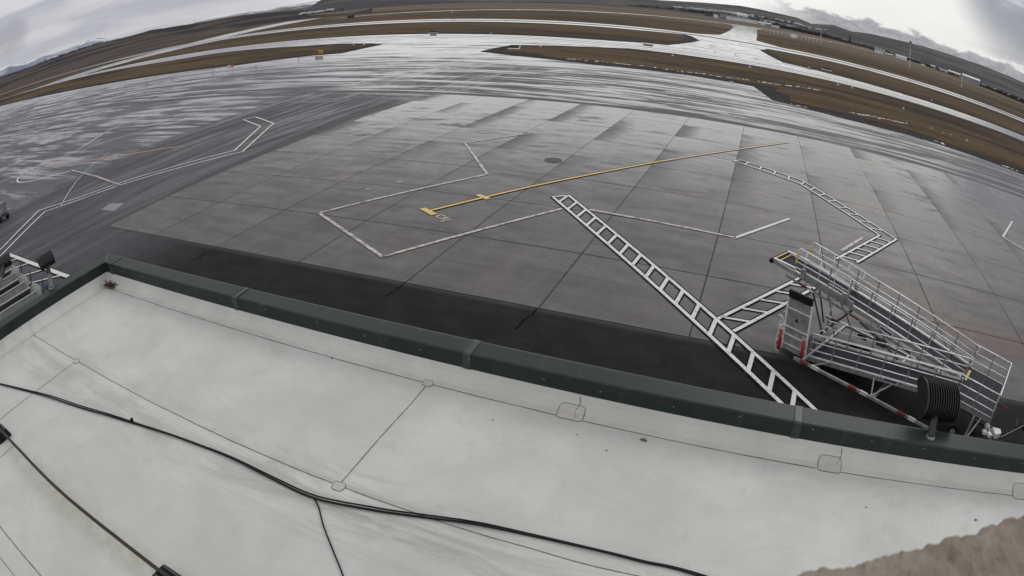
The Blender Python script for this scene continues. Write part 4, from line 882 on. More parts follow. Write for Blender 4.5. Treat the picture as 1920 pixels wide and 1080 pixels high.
# sliding guard rails at the nose
def guard(a0, a1, b, z0_, lab):
    g_ = MB(); ro = 0.12
    f = lambda a: up_(a)
    top = lambda a: f(a)+RH+0.03
    pts = [W_(a1, b, f(a1)+0.30), W_(a1, b, top(a1)-ro)]+[W_(a1-ro+ro*math.cos(t), b, top(a1)-ro+ro*math.sin(t)) for t in [math.pi/2*k/4 for k in range(1, 5)]]+[W_(a0, b, top(a0))]
    g_.tube(pts, 0.021, 8)
    for h in (0.72, 0.45, 0.20): g_.tube([W_(a1, b, f(a1)+RH*h), W_(a0, b, f(a0)+RH*h)], 0.017, 8)
    for k in range(4):
        a = a1-0.35-(a1-0.35-a0)*k/3; g_.tube([W_(a, b, f(a)+RH*0.15), W_(a, b, top(a))], 0.016, 8)
    o_ = g_.build('guard_rail', M_ALU, RMP, smooth=True)
    bm = MB(); bm.tube([W_(a1+0.005, b, f(a1)+0.32), W_(a1+0.005, b, top(a1)-0.16)], 0.036, 8); bm.build('yellow_pad', M_YELR, o_)
guard(L2-3.1, L2-0.92, GP+0.02, 0, ''); guard(L2-3.2, L2-0.95, GP+WU-0.02, 0, '')
bm = MB(); bm.hexa([W_(L2-3.4, GP-0.06, up_(L2-3.4)+0.02), W_(L2-1.2, GP-0.06, up_(L2-1.2)+0.02), W_(L2-1.2, GP-0.02, up_(L2-1.2)+0.02), W_(L2-3.4, GP-0.02, up_(L2-3.4)+0.02), W_(L2-3.4, GP-0.06, up_(L2-3.4)+0.16), W_(L2-1.2, GP-0.06, up_(L2-1.2)+0.16), W_(L2-1.2, GP-0.02, up_(L2-1.2)+0.16), W_(L2-3.4, GP-0.02, up_(L2-3.4)+0.16)]); bm.build('slide_channel', M_ALU2, RMP)
for a, b in ((L2-1.3, GP-0.07), (L2-3.0, GP-0.07), (L2-3.0, GP+WU+0.05)):
    MB().box(W_(a, b, up_(a)+0.12), (0.16, 0.10, 0.34)).build('slide_bracket', M_ALU2, RMP, bevel=0.01)
MB().bar(W_(L2-0.95, GP+0.01, up_(L2)+0.01), W_(L2-0.02, GP+0.01, up_(L2)+0.05), 0.05, 0.06).build('nose_edge', M_ALU, RMP)
MB().bar(W_(L2-0.95, GP+WU-0.01, up_(L2)+0.01), W_(L2-0.02, GP+WU-0.01, up_(L2)+0.05), 0.05, 0.06).build('nose_edge', M_ALU, RMP)
MB().bar(W_(L2-0.05, GP+0.05, up_(L2)+0.05), W_(L2-0.05, GP+WU-0.05, up_(L2)+0.05), 0.05, 0.02).build('yellow_stripe', M_YELR, RMP)
MB().bar(W_(L2-0.22, GP+0.12, up_(L2)+0.012), W_(L2-0.22, GP+WU-0.12, up_(L2)+0.012), 0.035, 0.02).build('yellow_stripe', M_YELR, RMP)
MB().tube([W_(L2+0.04, GP-0.06, up_(L2)-0.05), W_(L2+0.04, GP+WU+0.06, up_(L2)-0.05)], 0.085, 14).build('nose_bumper', M_RUB, RMP, smooth=True)
MB().bar(W_(-0.06, GP+0.02, HP+0.012), W_(-0.06, GP+WU-0.25, HP+0.012), 0.09, 0.02).build('yellow_stripe', M_YELR, RMP)
# chassis
for b, a0, a1, z in ((-2.02, -1.3, 5.7, 0.36), (1.65, -1.0, 6.3, 0.36)):
    fr = MB().bar(W_(a0, b, z), W_(a1, b, z), 0.07, 0.09).build('chassis_beam', M_ALU2, RMP)
    for k in range(4):
        a = a1-0.25-k*1.9
        MB().bar(W_(a, b-0.048, z+0.002), W_(a-0.32, b-0.048, z+0.002), 0.006, 0.07).bar(W_(a, b, z+0.058), W_(a-0.32, b, z+0.058), 0.07, 0.006).build('red_tape', M_TR, fr)
        MB().bar(W_(a-0.44, b-0.048, z+0.002), W_(a-0.72, b-0.048, z+0.002), 0.006, 0.07).bar(W_(a-0.44, b, z+0.058), W_(a-0.72, b, z+0.058), 0.07, 0.006).build('white_tape', M_TW, fr)
for a in (5.4, 2.6, -0.9): MB().bar(W_(a, -2.02, 0.36), W_(a, 1.65, 0.36), 0.08, 0.10).build('cross_beam', M_ALU2, RMP)
for k in range(3):
    a = 7.05-k*2.2
    MB().bar(W_(a, GP-0.03, up_(a)-0.30), W_(a-0.4, GP-0.03, up_(a-0.4)-0.30), 0.006, 0.06).build('red_tape', M_TR, RMP)
    MB().bar(W_(a-0.42, GP-0.03, up_(a-0.42)-0.30), W_(a-0.66, GP-0.03, up_(a-0.66)-0.30), 0.006, 0.06).build('white_tape', M_TW, RMP)
for a, b in ((4.6, -0.9), (4.6, 1.45), (-0.4, -1.2), (-0.4, 1.45)):
    wm_ = MB().tube([W_(a, b-0.07, 0.22), W_(a, b+0.07, 0.22)], 0.22, 20).build('wheel', M_RUB, RMP, smooth=False)
    MB().tube([W_(a, b-0.075, 0.22), W_(a, b+0.075, 0.22)], 0.11, 14).build('rim', M_ALU2, wm_)
for a, b, a2, z2 in ((2.7, -2.0, 2.2, 0.80), (2.7, -2.0, 2.95, 0.72), (5.0, -2.0, 4.6, 0.42), (0.3, -2.0, 0.3, 1.2), (-0.9, -2.0, -1.2, 1.2)):
    MB().bar(W_(a, b, 0.40), W_(a2, -GP-WL, z2), 0.04, 0.04).build('strut', M_ALU2, RMP)
for a, z2 in ((6.0, 1.7), (4.4, 1.5), (0.3, 1.2), (-1.2, 1.2)):
    MB().bar(W_(a-0.8 if a > 1 else a, 1.65, 0.40), W_(a, GP+WU, z2), 0.05, 0.05).build('strut', M_ALU2, RMP)
MB().bar(W_(4.8, 0.1, 1.72), W_(5.8, 0.1, 0.42), 0.07, 0.07).build('support_leg', M_DSTEEL, RMP)
MB().bar(W_(6.5, 0.1, 1.85), W_(5.7, 0.1, 0.42), 0.05, 0.05).build('support_leg', M_DSTEEL, RMP)
MB().bar(W_(6.7, 1.0, 1.85), W_(6.1, 1.0, 0.42), 0.05, 0.05).build('support_leg', M_DSTEEL, RMP)
bm = MB(); bm.tube([W_(4.4, GP-0.03, 1.50), W_(3.4, GP-0.03, 1.18)], 0.055, 10); bm.tube([W_(3.5, GP-0.03, 1.22), W_(2.6, GP-0.03, 0.85)], 0.035, 10); bm.box(W_(3.4, GP-0.05, 1.15), (0.35, 0.16, 0.22)); bm.build('lift_cylinder', M_DSTEEL, RMP)
bm = MB(); bm.box(W_(4.2, 0.45, 0.52), (0.8, 0.5, 0.22)); bm.box(W_(3.2, 0.4, 0.50), (0.6, 0.4, 0.18)); bm.build('hydraulic_unit', M_DSTEEL, RMP, bevel=0.02)
bm = MB()
for k in range(5): bm.tube([W_(4.9-0.1*k, -0.0+0.1*math.sin(k), 0.45), W_(4.5-0.14*k, 0.15, 0.62+0.02*k), W_(3.9-0.1*k, 0.2, 0.48)], 0.014, 6)
bm.build('hose', M_RUB, RMP, smooth=True)
# folded entry flap standing at the foot of the lower ramp
bm = MB(); b0f, b1f = -1.62, -1.48
bm.hexa([W_(5.48, b0f, 0.27), W_(6.40, b0f, 0.27), W_(6.40, b0f+0.05, 0.27), W_(5.48, b0f+0.05, 0.27), W_(5.70, b1f, 1.98), W_(6.60, b1f, 1.98), W_(6.60, b1f+0.05, 1.98), W_(5.70, b1f+0.05, 1.98)])
flp = bm.build('entry_flap', M_ALU2, RMP)
def fp(u, v, off=-0.012):      # u across 0..1, v up 0..1
    a = 5.48+0.92*u+(0.22-0.02*u)*v; return W_(a, b0f+(b1f-b0f)*v+off, 0.27+1.71*v)
for k in range(9): MB().bar(fp(0.06+0.11*k, 0.02, -0.006), fp(0.06+0.11*k, 0.97, -0.006), 0.010, 0.014).build('flap_rib', M_ALU2, flp)
for v in (0.12, 0.30, 0.45, 0.80): MB().bar(fp(0.02, v, -0.02), fp(0.98, v, -0.02), 0.035, 0.035).build('flap_bar', M_ALU, flp)
MB().hexa([fp(0, 0.99, -0.03), fp(1, 0.99, -0.03), fp(1, 0.99, 0.06), fp(0, 0.99, 0.06), fp(0, 1.13, -0.03), fp(1, 1.13, -0.03), fp(1, 1.13, 0.06), fp(0, 1.13, 0.06)]).build('rubber_lip', M_RUB, flp)
for u in (0.0, 1.0): MB().bar(fp(u, 0.0), fp(u, 1.0), 0.05, 0.05).build('flap_edge', M_ALU, flp)
MB().box(fp(0.55, 0.62, -0.02), (0.07, 0.01, 0.09)).build('latch', M_RUB, flp)
for a in (5.60, 6.50):
    sp_ = MB().tube([W_(a-0.03, -1.74, 0.22), W_(a+0.02, -1.71, 0.92)], 0.05, 12).build('spring_cover', M_REDR, RMP, smooth=True)
    bm = MB()
    for k in range(13): bm.tube([W_(a-0.03+0.004*k, -1.74+0.002*k, 0.24+0.053*k), W_(a-0.03+0.004*k, -1.74+0.002*k, 0.25+0.053*k)], 0.057, 12)
    bm.build('spring_coil', M_REDR, sp_)
    for z in (0.16, 0.96):
        bm = MB(); bm.bar(W_(a-0.06, -1.74, z-0.06), W_(a-0.06, -1.74, z+0.08), 0.02, 0.02).bar(W_(a+0.06, -1.74, z-0.06), W_(a+0.06, -1.74, z+0.08), 0.02, 0.02).bar(W_(a-0.06, -1.74, z), W_(a+0.06, -1.74, z), 0.02, 0.02); bm.build('spring_fork', M_ALU, RMP)
# curved grab rails beside the flap and at the ramp foot
for a, b, s_ in ((6.75, -1.2, 1), (6.75, -0.8, 1), (6.75, -0.4, 1), (5.45, -1.3, -1), (5.45, -0.9, -1), (5.45, -0.5, -1)):
    bm = MB(); c = W_(a, b, 0.95)
    bm.tube([W_(a, b, 0.45)]+[c+Vector((s_*0.14*(1-math.cos(t)), 0, 0.14*math.sin(t))) for t in [math.pi*k/8 for k in range(0, 7)]], 0.018, 7); bm.build('grab_rail', M_ALU, RMP, smooth=True)
for z in (0.35, 0.6, 0.85): MB().tube([W_(6.72, -1.5, z), W_(6.72, -0.1, z)], 0.017, 7).build('gate_bar', M_ALU, RMP)
for b in (-1.5, -0.1): MB().tube([W_(6.72, b, 0.05), W_(6.72, b, 1.05)], 0.022, 7).build('gate_post', M_ALU, RMP)
bm = MB(); bm.hexa([W_(5.45, -1.45, 0.20), W_(6.72, -1.45, 0.20), W_(6.72, -0.05, 0.20), W_(5.45, -0.05, 0.20), W_(5.45, -1.45, 0.25), W_(6.72, -1.45, 0.25), W_(6.72, -0.05, 0.25), W_(5.45, -0.05, 0.25)]); bm.build('entry_deck', M_GRIP, RMP)
for a, b in ((5.9, 0.9), (5.4, 0.5)):
    bm = MB(); c = W_(a, b, 1.15); bm.tube([W_(a, b, 0.4)]+[c+Vector((-0.16*(1-math.cos(t)), 0, 0.16*math.sin(t))) for t in [math.pi*k/8 for k in range(0, 8)]], 0.022, 7); bm.build('hoop', M_ALU, RMP, smooth=True)
# name plates
def plate(a, b, f, parent):
    z = f(a)-0.07; pl_ = MB().bar(W_(a+0.28, b-0.035, z+0.01), W_(a-0.28, b-0.035, f(a-0.56)-0.07+0.0), 0.008, 0.13).build('name_plate', simple('plate_white', (0.70, 0.70, 0.70), 0.4), parent)
    MB().bar(W_(a+0.25, b-0.041, z+0.01), W_(a-0.25, b-0.041, f(a-0.54)-0.07), 0.006, 0.075).build('plate_panel', simple('plate_navy', (0.02, 0.025, 0.09), 0.4), pl_)
plate(3.35, GP, up_, RMP); plate(2.35, -GP-WL, lo_, RMP)
# tow bar and red handle at the platform end
MB().bar(W_(-1.0, -0.3, 0.40), W_(-1.75, -0.2, 0.42), 0.10, 0.10).build('drawbar', M_DSTEEL, RMP)
MB().bar(W_(-LP-0.02, 0.25, HP-0.20), W_(-LP-0.48, 0.50, HP-0.36), 0.05, 0.05).build('red_handle', M_TR, RMP)

# electric tug parked at the drawbar, only its top shows past the parapet
TUG = empty('baggage_tug', (41.5, -4.3, 0.02), 0.0); tag(TUG, 'small dark tug with white panels behind the right end of the parapet', 'tug')
M_WP = simple('white_panel', (0.66, 0.67, 0.70), 0.35)
MB().box((-0.05, -0.35, 0.50), (1.05, 2.3, 0.50)).build('body', M_BLACK, TUG, bevel=0.04)
MB().hexa([Vector(p) for p in ((0.22, 0.44, 0.74), (0.50, 0.56, 0.74), (0.56, 0.80, 0.74), (0.14, 0.84, 0.74), (0.22, 0.44, 0.92), (0.50, 0.56, 0.92), (0.52, 0.78, 0.92), (0.16, 0.82, 0.92))]).build('hood', M_WP, TUG, bevel=0.008)
for (x, y, sx_, sy_) in ((0.0, 0.92, 0.17, 0.17), (-0.22, 0.55, 0.15, 0.17), (-0.04, 0.46, 0.15, 0.17), (0.02, 0.70, 0.07, 0.05), (-0.08, 0.76, 0.05, 0.05)):
    MB().box((x, y, 0.86), (sx_, sy_, 0.10)).build('panel', M_WP, TUG, bevel=0.004)
MB().box((0.0, 0.0, 0.80), (0.45, 0.45, 0.12)).box((0.0, -0.25, 1.0), (0.42, 0.08, 0.36)).build('seat', M_RUB, TUG, bevel=0.02)
MB().bar((0.03, 0.98, 0.80), (0.16, 1.40, 1.10), 0.05, 0.05).build('lever', M_BLACK, TUG)
for x, y in ((-0.55, -1.1), (0.45, -1.1), (-0.55, 0.45), (0.45, 0.45)):
    MB().tube([(x-0.08, y, 0.24), (x+0.08, y, 0.24)], 0.24, 18).build('wheel', M_RUB, TUG)
MB().bar((0.45, 0.40, 0.85), (1.80, 1.20, 0.92), 0.055, 0.055).build('tow_arm', M_BLACK, TUG)
MB().tube([(1.40, 1.15, 0.85), (1.48, 1.42, 0.95)], 0.04, 8).tube([(1.75, 1.05, 0.90), (1.95, 1.30, 0.90)], 0.09, 10).build('hitch', M_BLACK, TUG)

# ------------------------------------------------------------------ baggage carts at the left
M_CG = simple('cart_grey', (0.12, 0.125, 0.12), 0.55, 0.1, 0.2, 4); M_CL = simple('cart_light', (0.36, 0.37, 0.36), 0.45, 0.2, 0.15, 4); M_CD = simple('cart_dark', (0.02, 0.02, 0.02), 0.7)
M_BAG = [simple('bag_%d' % i, c, 0.7) for i, c in enumerate(((0.30, 0.30, 0.29), (0.035, 0.035, 0.04), (0.05, 0.09, 0.20)))]
def make_cart(x, y, rz, label, bags, open_):
    c = empty('baggage_cart', (x, y, 0.012), rz); tag(c, label, 'baggage cart', 'baggage carts parked left of the building')
    Wd, Ln = 1.55, 3.3
    MB().box((0, -Ln/2, 0.42), (Wd, Ln, 0.10)).build('bed', M_CG if not open_ else M_CD, c, bevel=0.01)
    for s_ in (-1, 1):
        MB().hexa([Vector(p) for p in ((s_*Wd/2, 0, 0.45), (s_*Wd/2, -Ln, 0.45), (s_*(Wd/2-0.04), -Ln, 0.45), (s_*(Wd/2-0.04), 0, 0.45), (s_*(Wd/2-0.30), 0, 0.86), (s_*(Wd/2-0.30), -Ln, 0.86), (s_*(Wd/2-0.34), -Ln, 0.86), (s_*(Wd/2-0.34), 0, 0.86))]).build('side_panel', M_CG, c)
        MB().bar((s_*(Wd/2-0.32), 0.02, 0.88), (s_*(Wd/2-0.32), -Ln, 0.88), 0.09, 0.05).build('top_rail', M_CL, c)
        MB().bar((s_*Wd/2, 0.02, 0.44), (s_*Wd/2, -Ln, 0.44), 0.05, 0.07).build('bed_rail', M_CL, c)
    e_ = MB().hexa([Vector(p) for p in ((-Wd/2, 0.03, 0.42), (Wd/2, 0.03, 0.42), (Wd/2, 0.07, 0.42), (-Wd/2, 0.07, 0.42), (-Wd/2+0.15, 0.22, 1.0), (Wd/2-0.15, 0.22, 1.0), (Wd/2-0.15, 0.26, 1.0), (-Wd/2+0.15, 0.26, 1.0))]).build('end_panel', M_CL, c)
    MB().tube([(-Wd/2+0.12, 0.24, 1.03), (Wd/2-0.12, 0.24, 1.03)], 0.022, 7).build('grab_bar', M_CL, e_)
    for sx_ in (-1, 1):
        for yy in (-0.5, -Ln+0.5):
            MB().tube([(sx_*0.62, yy, 0.20), (sx_*0.76, yy, 0.20)], 0.20, 16).build('wheel', M_RUB, c)
    MB().bar((0, 0.05, 0.40), (0.15, 0.55, 0.55), 0.06, 0.06).bar((0.15, 0.55, 0.5), (0.15, 0.60, 1.15), 0.05, 0.05).build('tow_bar', M_DSTEEL, c)
    MB().box((-0.35, 0.33, 0.75), (0.22, 0.10, 0.30)).build('brake_box', M_CD, c, bevel=0.02)
    return c
make_cart(1.25, -8.0, -0.06, 'leftmost grey baggage cart with raised pale end panel', 0, False)
make_cart(3.45, -8.35, -0.06, 'middle baggage cart with an open dark bed', 2, True)
make_cart(5.55, -8.55, -0.06, 'right baggage cart nearest the parapet corner', 0, False)
for (x, y, z, d, m_, lb) in ((3.85, -8.95, 0.62, (0.42, 0.30, 0.26), 0, 'pale grey holdall on the middle baggage cart'), (3.6, -9.5, 0.62, (0.5, 0.34, 0.24), 1, 'black suitcase on the middle baggage cart'), (3.45, -10.2, 0.6, (0.4, 0.5, 0.22), 1, 'dark bag at the rear of the middle baggage cart'), (6.35, -8.05, 0.9, (0.20, 0.16, 0.30), 2, 'small blue bag hung on the right baggage cart')):
    b_ = empty('bag', (x, y, z-d[2]/2)); tag(b_, lb, 'bag')
    MB().box((0, 0, d[2]/2), d).build('shell', M_BAG[m_], b_, bevel=0.05)
    MB().tube([(-0.06, 0, d[2]), (-0.05, 0, d[2]+0.05), (0.05, 0, d[2]+0.05), (0.06, 0, d[2])], 0.01, 6).build('handle', M_CD, b_)
# white tubs by the parapet and a small vehicle at the frame edge
q = empty('plastic_tub', (6.3, -12.2, 0.012)); tag(q, 'white plastic tubs beside the left parapet', 'tub')
MB().tube([(0, 0, 0), (0, 0, 0.5), (0, 0, 0.52)], [0.25, 0.32, 0.34], 18).build('tub', M_WP, q, smooth=True)
MB().tube([(0.55, 0.25, 0.05), (0.75, 0.65, 0.25)], [0.18, 0.22], 16).build('lid', M_WP, q, smooth=True)
vg = empty('ground_power_cart', (-15.6, -2.2, 0.012), 0.3); tag(vg, 'grey ground cart cut by the left picture edge', 'ground cart')
MB().box((-0.4, 0, 0.95), (1.7, 1.1, 0.9)).build('body', simple('cart_body_grey', (0.16, 0.16, 0.17), 0.5), vg, bevel=0.05)
MB().box((-0.3, 0, 0.42), (2.0, 1.0, 0.14)).build('frame', M_DSTEEL, vg)
MB().tube([(0.45, -0.5, 0.5), (0.55, -0.5, 1.75)], 0.03, 8).tube([(0.3, -0.55, 0.6), (0.8, -0.3, 1.05)], 0.025, 8).build('tow_handle', M_ALU, vg)
for x in (-0.9, 0.35):
    for y in (-0.5, 0.5): MB().tube([(x, y-0.07, 0.24), (x, y+0.07, 0.24)], 0.24, 16).build('wheel', M_RUB, vg)

# ------------------------------------------------------------------ airfield furniture
M_SY = simple('sign_yellow', (0.62, 0.32, 0.03), 0.4); M_SR = simple('sign_red', (0.30, 0.03, 0.02), 0.4); M_SK = simple('sign_black', (0.03, 0.03, 0.03), 0.5); M_SWH = simple('sign_white', (0.7, 0.7, 0.7), 0.5)
def guidance(x, y, rz, w_, h, zb, m1, m2, label):
    e_ = empty('guidance_sign', (x, y, 0.07), rz); tag(e_, label, 'airfield sign')
    bd = MB().box((0, 0, zb+h/2), (w_, 0.22, h)).build('panel', m1, e_, bevel=0.02)
    MB().box((-w_*0.28, -0.116, zb+h/2), (w_*0.34, 0.006, h*0.8)).build('symbol_panel', m2, bd)
    for k in range(3): MB().box((w_*(0.02+0.14*k), -0.116, zb+h/2), (w_*0.07, 0.006, h*(0.55-0.1*(k % 2)))).build('character', M_SK if m1 is M_SY else M_SWH, bd)
    for s_ in (-1, 1): MB().tube([(s_*w_*0.38, 0, -0.05), (s_*w_*0.38, 0, zb)], 0.04, 6).build('leg', M_GALV, e_)
    return e_
guidance(-53.4, 88.5, 0.5, 1.7, 0.72, 0.35, M_SY, M_SK, 'yellow and black taxi guidance sign by the left infield tip')
guidance(-61.9, 70.3, 0.5, 1.25, 0.62, 0.70, M_SR, M_SWH, 'red sign standing on the wet apron at left')
posts = [(-77.65, 66.82), (-66.64, 69.44), (-56.64, 72.36), (-52.63, 80.86), (-84.99, 64.68), (-98.76, 67.31), (-113.35, 70.12)]
ORD = ['first', 'second', 'third', 'fourth', 'fifth', 'sixth', 'seventh', 'eighth', 'ninth', 'tenth', 'eleventh', 'twelfth', 'thirteenth', 'fourteenth', 'fifteenth', 'sixteenth', 'seventeenth']
azk = lambda p: -math.atan2(p[1]-CAM.y, p[0]-CAM.x)
posts.sort(key=azk)
for i, (x, y) in enumerate(posts):
    e_ = empty('edge_marker', (x, y, 0.012)); tag(e_, '%s from the left of the thin dark marker posts on the far left wet apron' % ORD[i], 'marker post', 'edge markers along the left apron')
    MB().tube([(0, 0, 0), (0, 0, 0.45)], 0.05, 8).build('stem', M_SK, e_); MB().tube([(0, 0, 0.45), (0, 0, 0.56)], 0.09, 8).build('cap', M_SK, e_)
for (x, y, dx, dy) in ((-126.25, 65.03, -2.5, 4.0), (-104.5, 67.5, -2.0, 1.2)):
    ribbon([(x, y), (x+dx, y+dy), (x+dx*1.2+2, y+dy*1.25)], 0.5, 0.022, M_THIN, label='small hooked white mark on the far left apron at %d metres' % abs(x))
# raised edge lights / drain covers along the infield edges
lights = [(2.78, 146.2), (25.45, 147.9), (45.2, 150.9), (-13.81, 100.05), (-15.0, 103.5), (-12.0, 107.2), (14.0, 113.2), (30, 113.0), (48.7, 112.6), (-40, 146.2), (-58.0, 112.0), (-60.5, 111.0), (-56.2, 109.2), (60, 96), (52, 113.2), (80, 145), (20, 146.5)]
lights.sort(key=azk)
for i, (x, y) in enumerate(lights):
    e_ = empty('edge_light', (x, y, 0.07)); tag(e_, '%s from the left of the small pale edge lights on the infield grass' % ORD[i], 'edge light', 'edge lights on the infield')
    MB().tube([(0, 0, 0.0), (0, 0, 0.04)], 0.26, 12).build('base', M_SWH, e_)
    MB().tube([(0, 0, 0.04), (0, 0, 0.34)], 0.08, 8).build('lamp', M_SWH, e_)
for (x, y, s_, lb) in ((-14.2, 98.2, 2.4, 'low black guidance sign at the near infield tip'), (-58.5, 147.5, 3.0, 'low black guidance sign past the taxiway'), (50.5, 155.5, 3.2, 'low black guidance sign right of the crossing'), (3.0, 145.8, 3.4, 'low black guidance sign left of the crossing')):
    e_ = empty('low_sign', (x, y, 0.07), 0.0); tag(e_, lb, 'airfield sign')
    s_ *= 0.7
    MB().box((0, 0, 0.45), (s_, 0.2, 0.45)).build('panel', M_SK, e_, bevel=0.02)
    MB().box((0, 0, 0.04), (s_*1.3, 1.2, 0.06)).build('pad', M_SWH, e_)
    for q_ in (-1, 1): MB().tube([(q_*s_*.35, 0, 0), (q_*s_*.35, 0, 0.3)], 0.05, 6).build('leg', M_GALV, e_)
def mast(x, y, h, label, head, r=0.28):
    e_ = empty('mast', (x, y, 0)); tag(e_, label, 'mast')
    MB().tube([(0, 0, 0), (0, 0, h)], [r*1.3, r*0.8], 8).build('pole', simple('mast_white', (0.50, 0.51, 0.52), 0.5), e_)
    for k in range(4): MB().tube([(0, 0, h*(0.12+0.22*k)), (0, 0, h*(0.17+0.22*k))], r*1.45, 8).build('band', M_SR if k % 2 else M_SWH, e_)
    if head:
        MB().box((0, 0, h+0.5), (head, head*0.6, head*1.2)).box((head*0.7, 0, h-0.6), (head*0.8, head*0.5, head*0.6)).build('head', M_SK, e_, bevel=0.05)
    return e_
mast(156.3,486.3,21.0,'tall white banded mast with dark head, far right grass',1.6,0.22)
mast(173.1,387.6,9.9,'shorter white mast right of the tall banded mast',0,0.2)
mast(83.5,538.9,11.5,'red and white mast behind the antenna row',0,0.2)
# localizer array
la = empty('localizer_array', (60.0, 545.0, 0), 0.15); tag(la, 'row of small white antennas with a red mast in the far grass', 'antenna array')
for k in range(13):
    x = -22+k*3.6
    MB().tube([(x, 0, 0), (x, 0, 2.6+0.5*math.sin(k))], 0.16, 6).build('post', M_SWH, la)
    MB().box((x, 0, 2.5), (1.4, 0.3, 0.35)).build('antenna', M_ORANGE if k % 4 == 0 else M_SWH, la)
MB().box((0, 3, 1.6), (4.5, 3, 3.2)).build('equipment_hut', M_SWH, la, bevel=0.1)
# wind cone and red ballast marker in the distance
wc = empty('wind_cone', (-165, 368, 0)); tag(wc, 'orange wind cone on a short pole far beyond the runway', 'wind cone')
MB().tube([(0, 0, 0), (0, 0, 4.2)], 0.12, 8).build('pole', M_SWH, wc); MB().tube([(0, 0, 3.9), (2.6, 0.8, 3.4)], [0.45, 0.2], 12).build('sock', simple('cone_orange', (0.5, 0.08, 0.03), 0.6), wc, smooth=True)
rs = empty('red_sign', (270, 470, 0), 1.2); tag(rs, 'long red low sign at the right picture edge', 'airfield sign')
MB().box((0, 0, 0.8), (16, 0.5, 1.0)).build('panel', M_SR, rs, bevel=0.05); MB().box((0, 0, 0.15), (14, 0.8, 0.3)).build('base', M_SWH, rs)
for (x, y, lb) in ((-250, 372, 'dark hut in the far grass left of centre'),):
    e_ = empty('hut', (x, y, 0)); tag(e_, lb, 'hut'); MB().box((0, 0, 1.2), (4, 3, 2.4)).build('wall', M_SK, e_); MB().hexa([Vector(p) for p in ((-2.3, -1.8, 2.4), (2.3, -1.8, 2.4), (2.3, 1.8, 2.4), (-2.3, 1.8, 2.4), (-2.2, -0.1, 3.2), (2.2, -0.1, 3.2), (2.2, 0.1, 3.2), (-2.2, 0.1, 3.2))]).build('roof', M_SK, e_)

# ------------------------------------------------------------------ distant buildings and trees
from mathutils.bvhtree import BVHTree
BV = []
for nm in ('hills', 'distant_hills', 'snowy_hills'):
    me = bpy.data.objects[nm].data; BV.append(BVHTree.FromPolygons([v.co.copy() for v in me.vertices], [tuple(p.vertices) for p in me.polygons]))
def gz(x, y):
    z = 0.0
    for t in BV:
        h = t.ray_cast(Vector((x, y, 3000)), Vector((0, 0, -1)))
        if h[0] is not None: z = max(z, h[0].z)
    return z
M_BW = simple('b_white', (0.58, 0.59, 0.60), 0.7, var=0.08, scale=0.05); M_BG = simple('b_grey', (0.24, 0.24, 0.25), 0.8, var=0.15, scale=0.05); M_BT = simple('b_tan', (0.30, 0.26, 0.21), 0.8, var=0.12, scale=0.05); M_BD = simple('b_dark', (0.06, 0.06, 0.065), 0.8, var=0.2, scale=0.05); M_BWIN = simple('b_window', (0.03, 0.035, 0.04), 0.25)
BM = dict(w=M_BW, g=M_BG, t=M_BT, d=M_BD)
def building(p0, p1, depth, h, wm, rm, bays, label, roof='flat', z0=0.0):
    a, b_ = Vector((p0[0], p0[1], 0)), Vector((p1[0], p1[1], 0)); d = b_-a; L_ = d.length; rz = math.atan2(d.y, d.x)
    z0 = min(gz(a.x, a.y), gz(b_.x, b_.y)); e_ = empty('building', (a.x, a.y, z0), rz); tag(e_, label, 'building')
    # local x along front, +y away from the airfield
    MB().box((L_/2, depth/2, h/2-2), (L_, depth, h+4)).build('wall', BM[wm], e_)
    if roof == 'gable':
        MB().hexa([Vector(p) for p in ((-0.5, -0.6, h), (L_+0.5, -0.6, h), (L_+0.5, depth+0.6, h), (-0.5, depth+0.6, h), (-0.5, depth/2-0.1, h*1.35), (L_+0.5, depth/2-0.1, h*1.35), (L_+0.5, depth/2+0.1, h*1.35), (-0.5, depth/2+0.1, h*1.35))]).build('roof', BM[rm], e_)
    else:
        MB().box((L_/2, depth/2, h+0.25), (L_+0.8, depth+0.8, 0.5)).build('roof', BM[rm], e_)
    for k in range(bays):
        x = L_*(k+0.5)/bays; MB().box((x, -0.03, h*0.42), (L_/bays*0.6, 0.12, h*0.55)).build('door' if bays < 7 else 'window', M_BWIN if wm != 'd' else M_BG, e_)
    return e_
building((-76.6, 1477.3),(-105.0, 1475.0),30,4.0,'d','g',3,'low dark shed left of the terminal rows','flat',4.4)
building((-68.1, 1377.6),(-77.3, 1377.0),25,7.5,'w','w',1,'small pale tower block left of the long bay building','flat',0.8)
building((-6.8, 1680.8),(-84.3, 1677.2),40,5.3,'g','w',8,'long grey building behind the bay building','flat',9.4)
building((18.0, 1381.2),(-48.6, 1378.9),40,7.6,'w','g',8,'long pale building with a row of dark bays','flat',3.1)
building((-16.4, 1880.6),(-48.1, 1879.6),40,8.6,'w','w',3,'bright white roofed shed above the grey building','gable',21.3)
building((34.4, 1381.3),(20.3, 1381.2),30,5.1,'w','w',2,'first white house right of the bay building','gable',3.2)
building((48.6, 1381.2),(34.4, 1381.3),30,5.0,'g','w',2,'second white house right of the bay building','gable',3.4)
building((66.3, 1380.9),(49.7, 1381.2),30,4.5,'w','g',2,'flat pale store next to the two white houses','flat',4.0)
building((63.3, 1881.0),(32.9, 1881.3),30,4.3,'w','w',3,'thin white building on the slope above the houses','flat',19.7)
building((124.7, 1879.0),(100.4, 1880.1),30,3.5,'w','w',2,'small white roofs under the dark ridge','flat',18.1)
building((176.2, 1675.2),(157.1, 1676.7),30,3.1,'w','w',2,'lone white roof at the end of the ridge','flat',18.5)
building((327.2, 1452.0),(301.9, 1456.9),30,4.1,'w','w',3,'white shed left of the long dark hangar','flat',17.9)
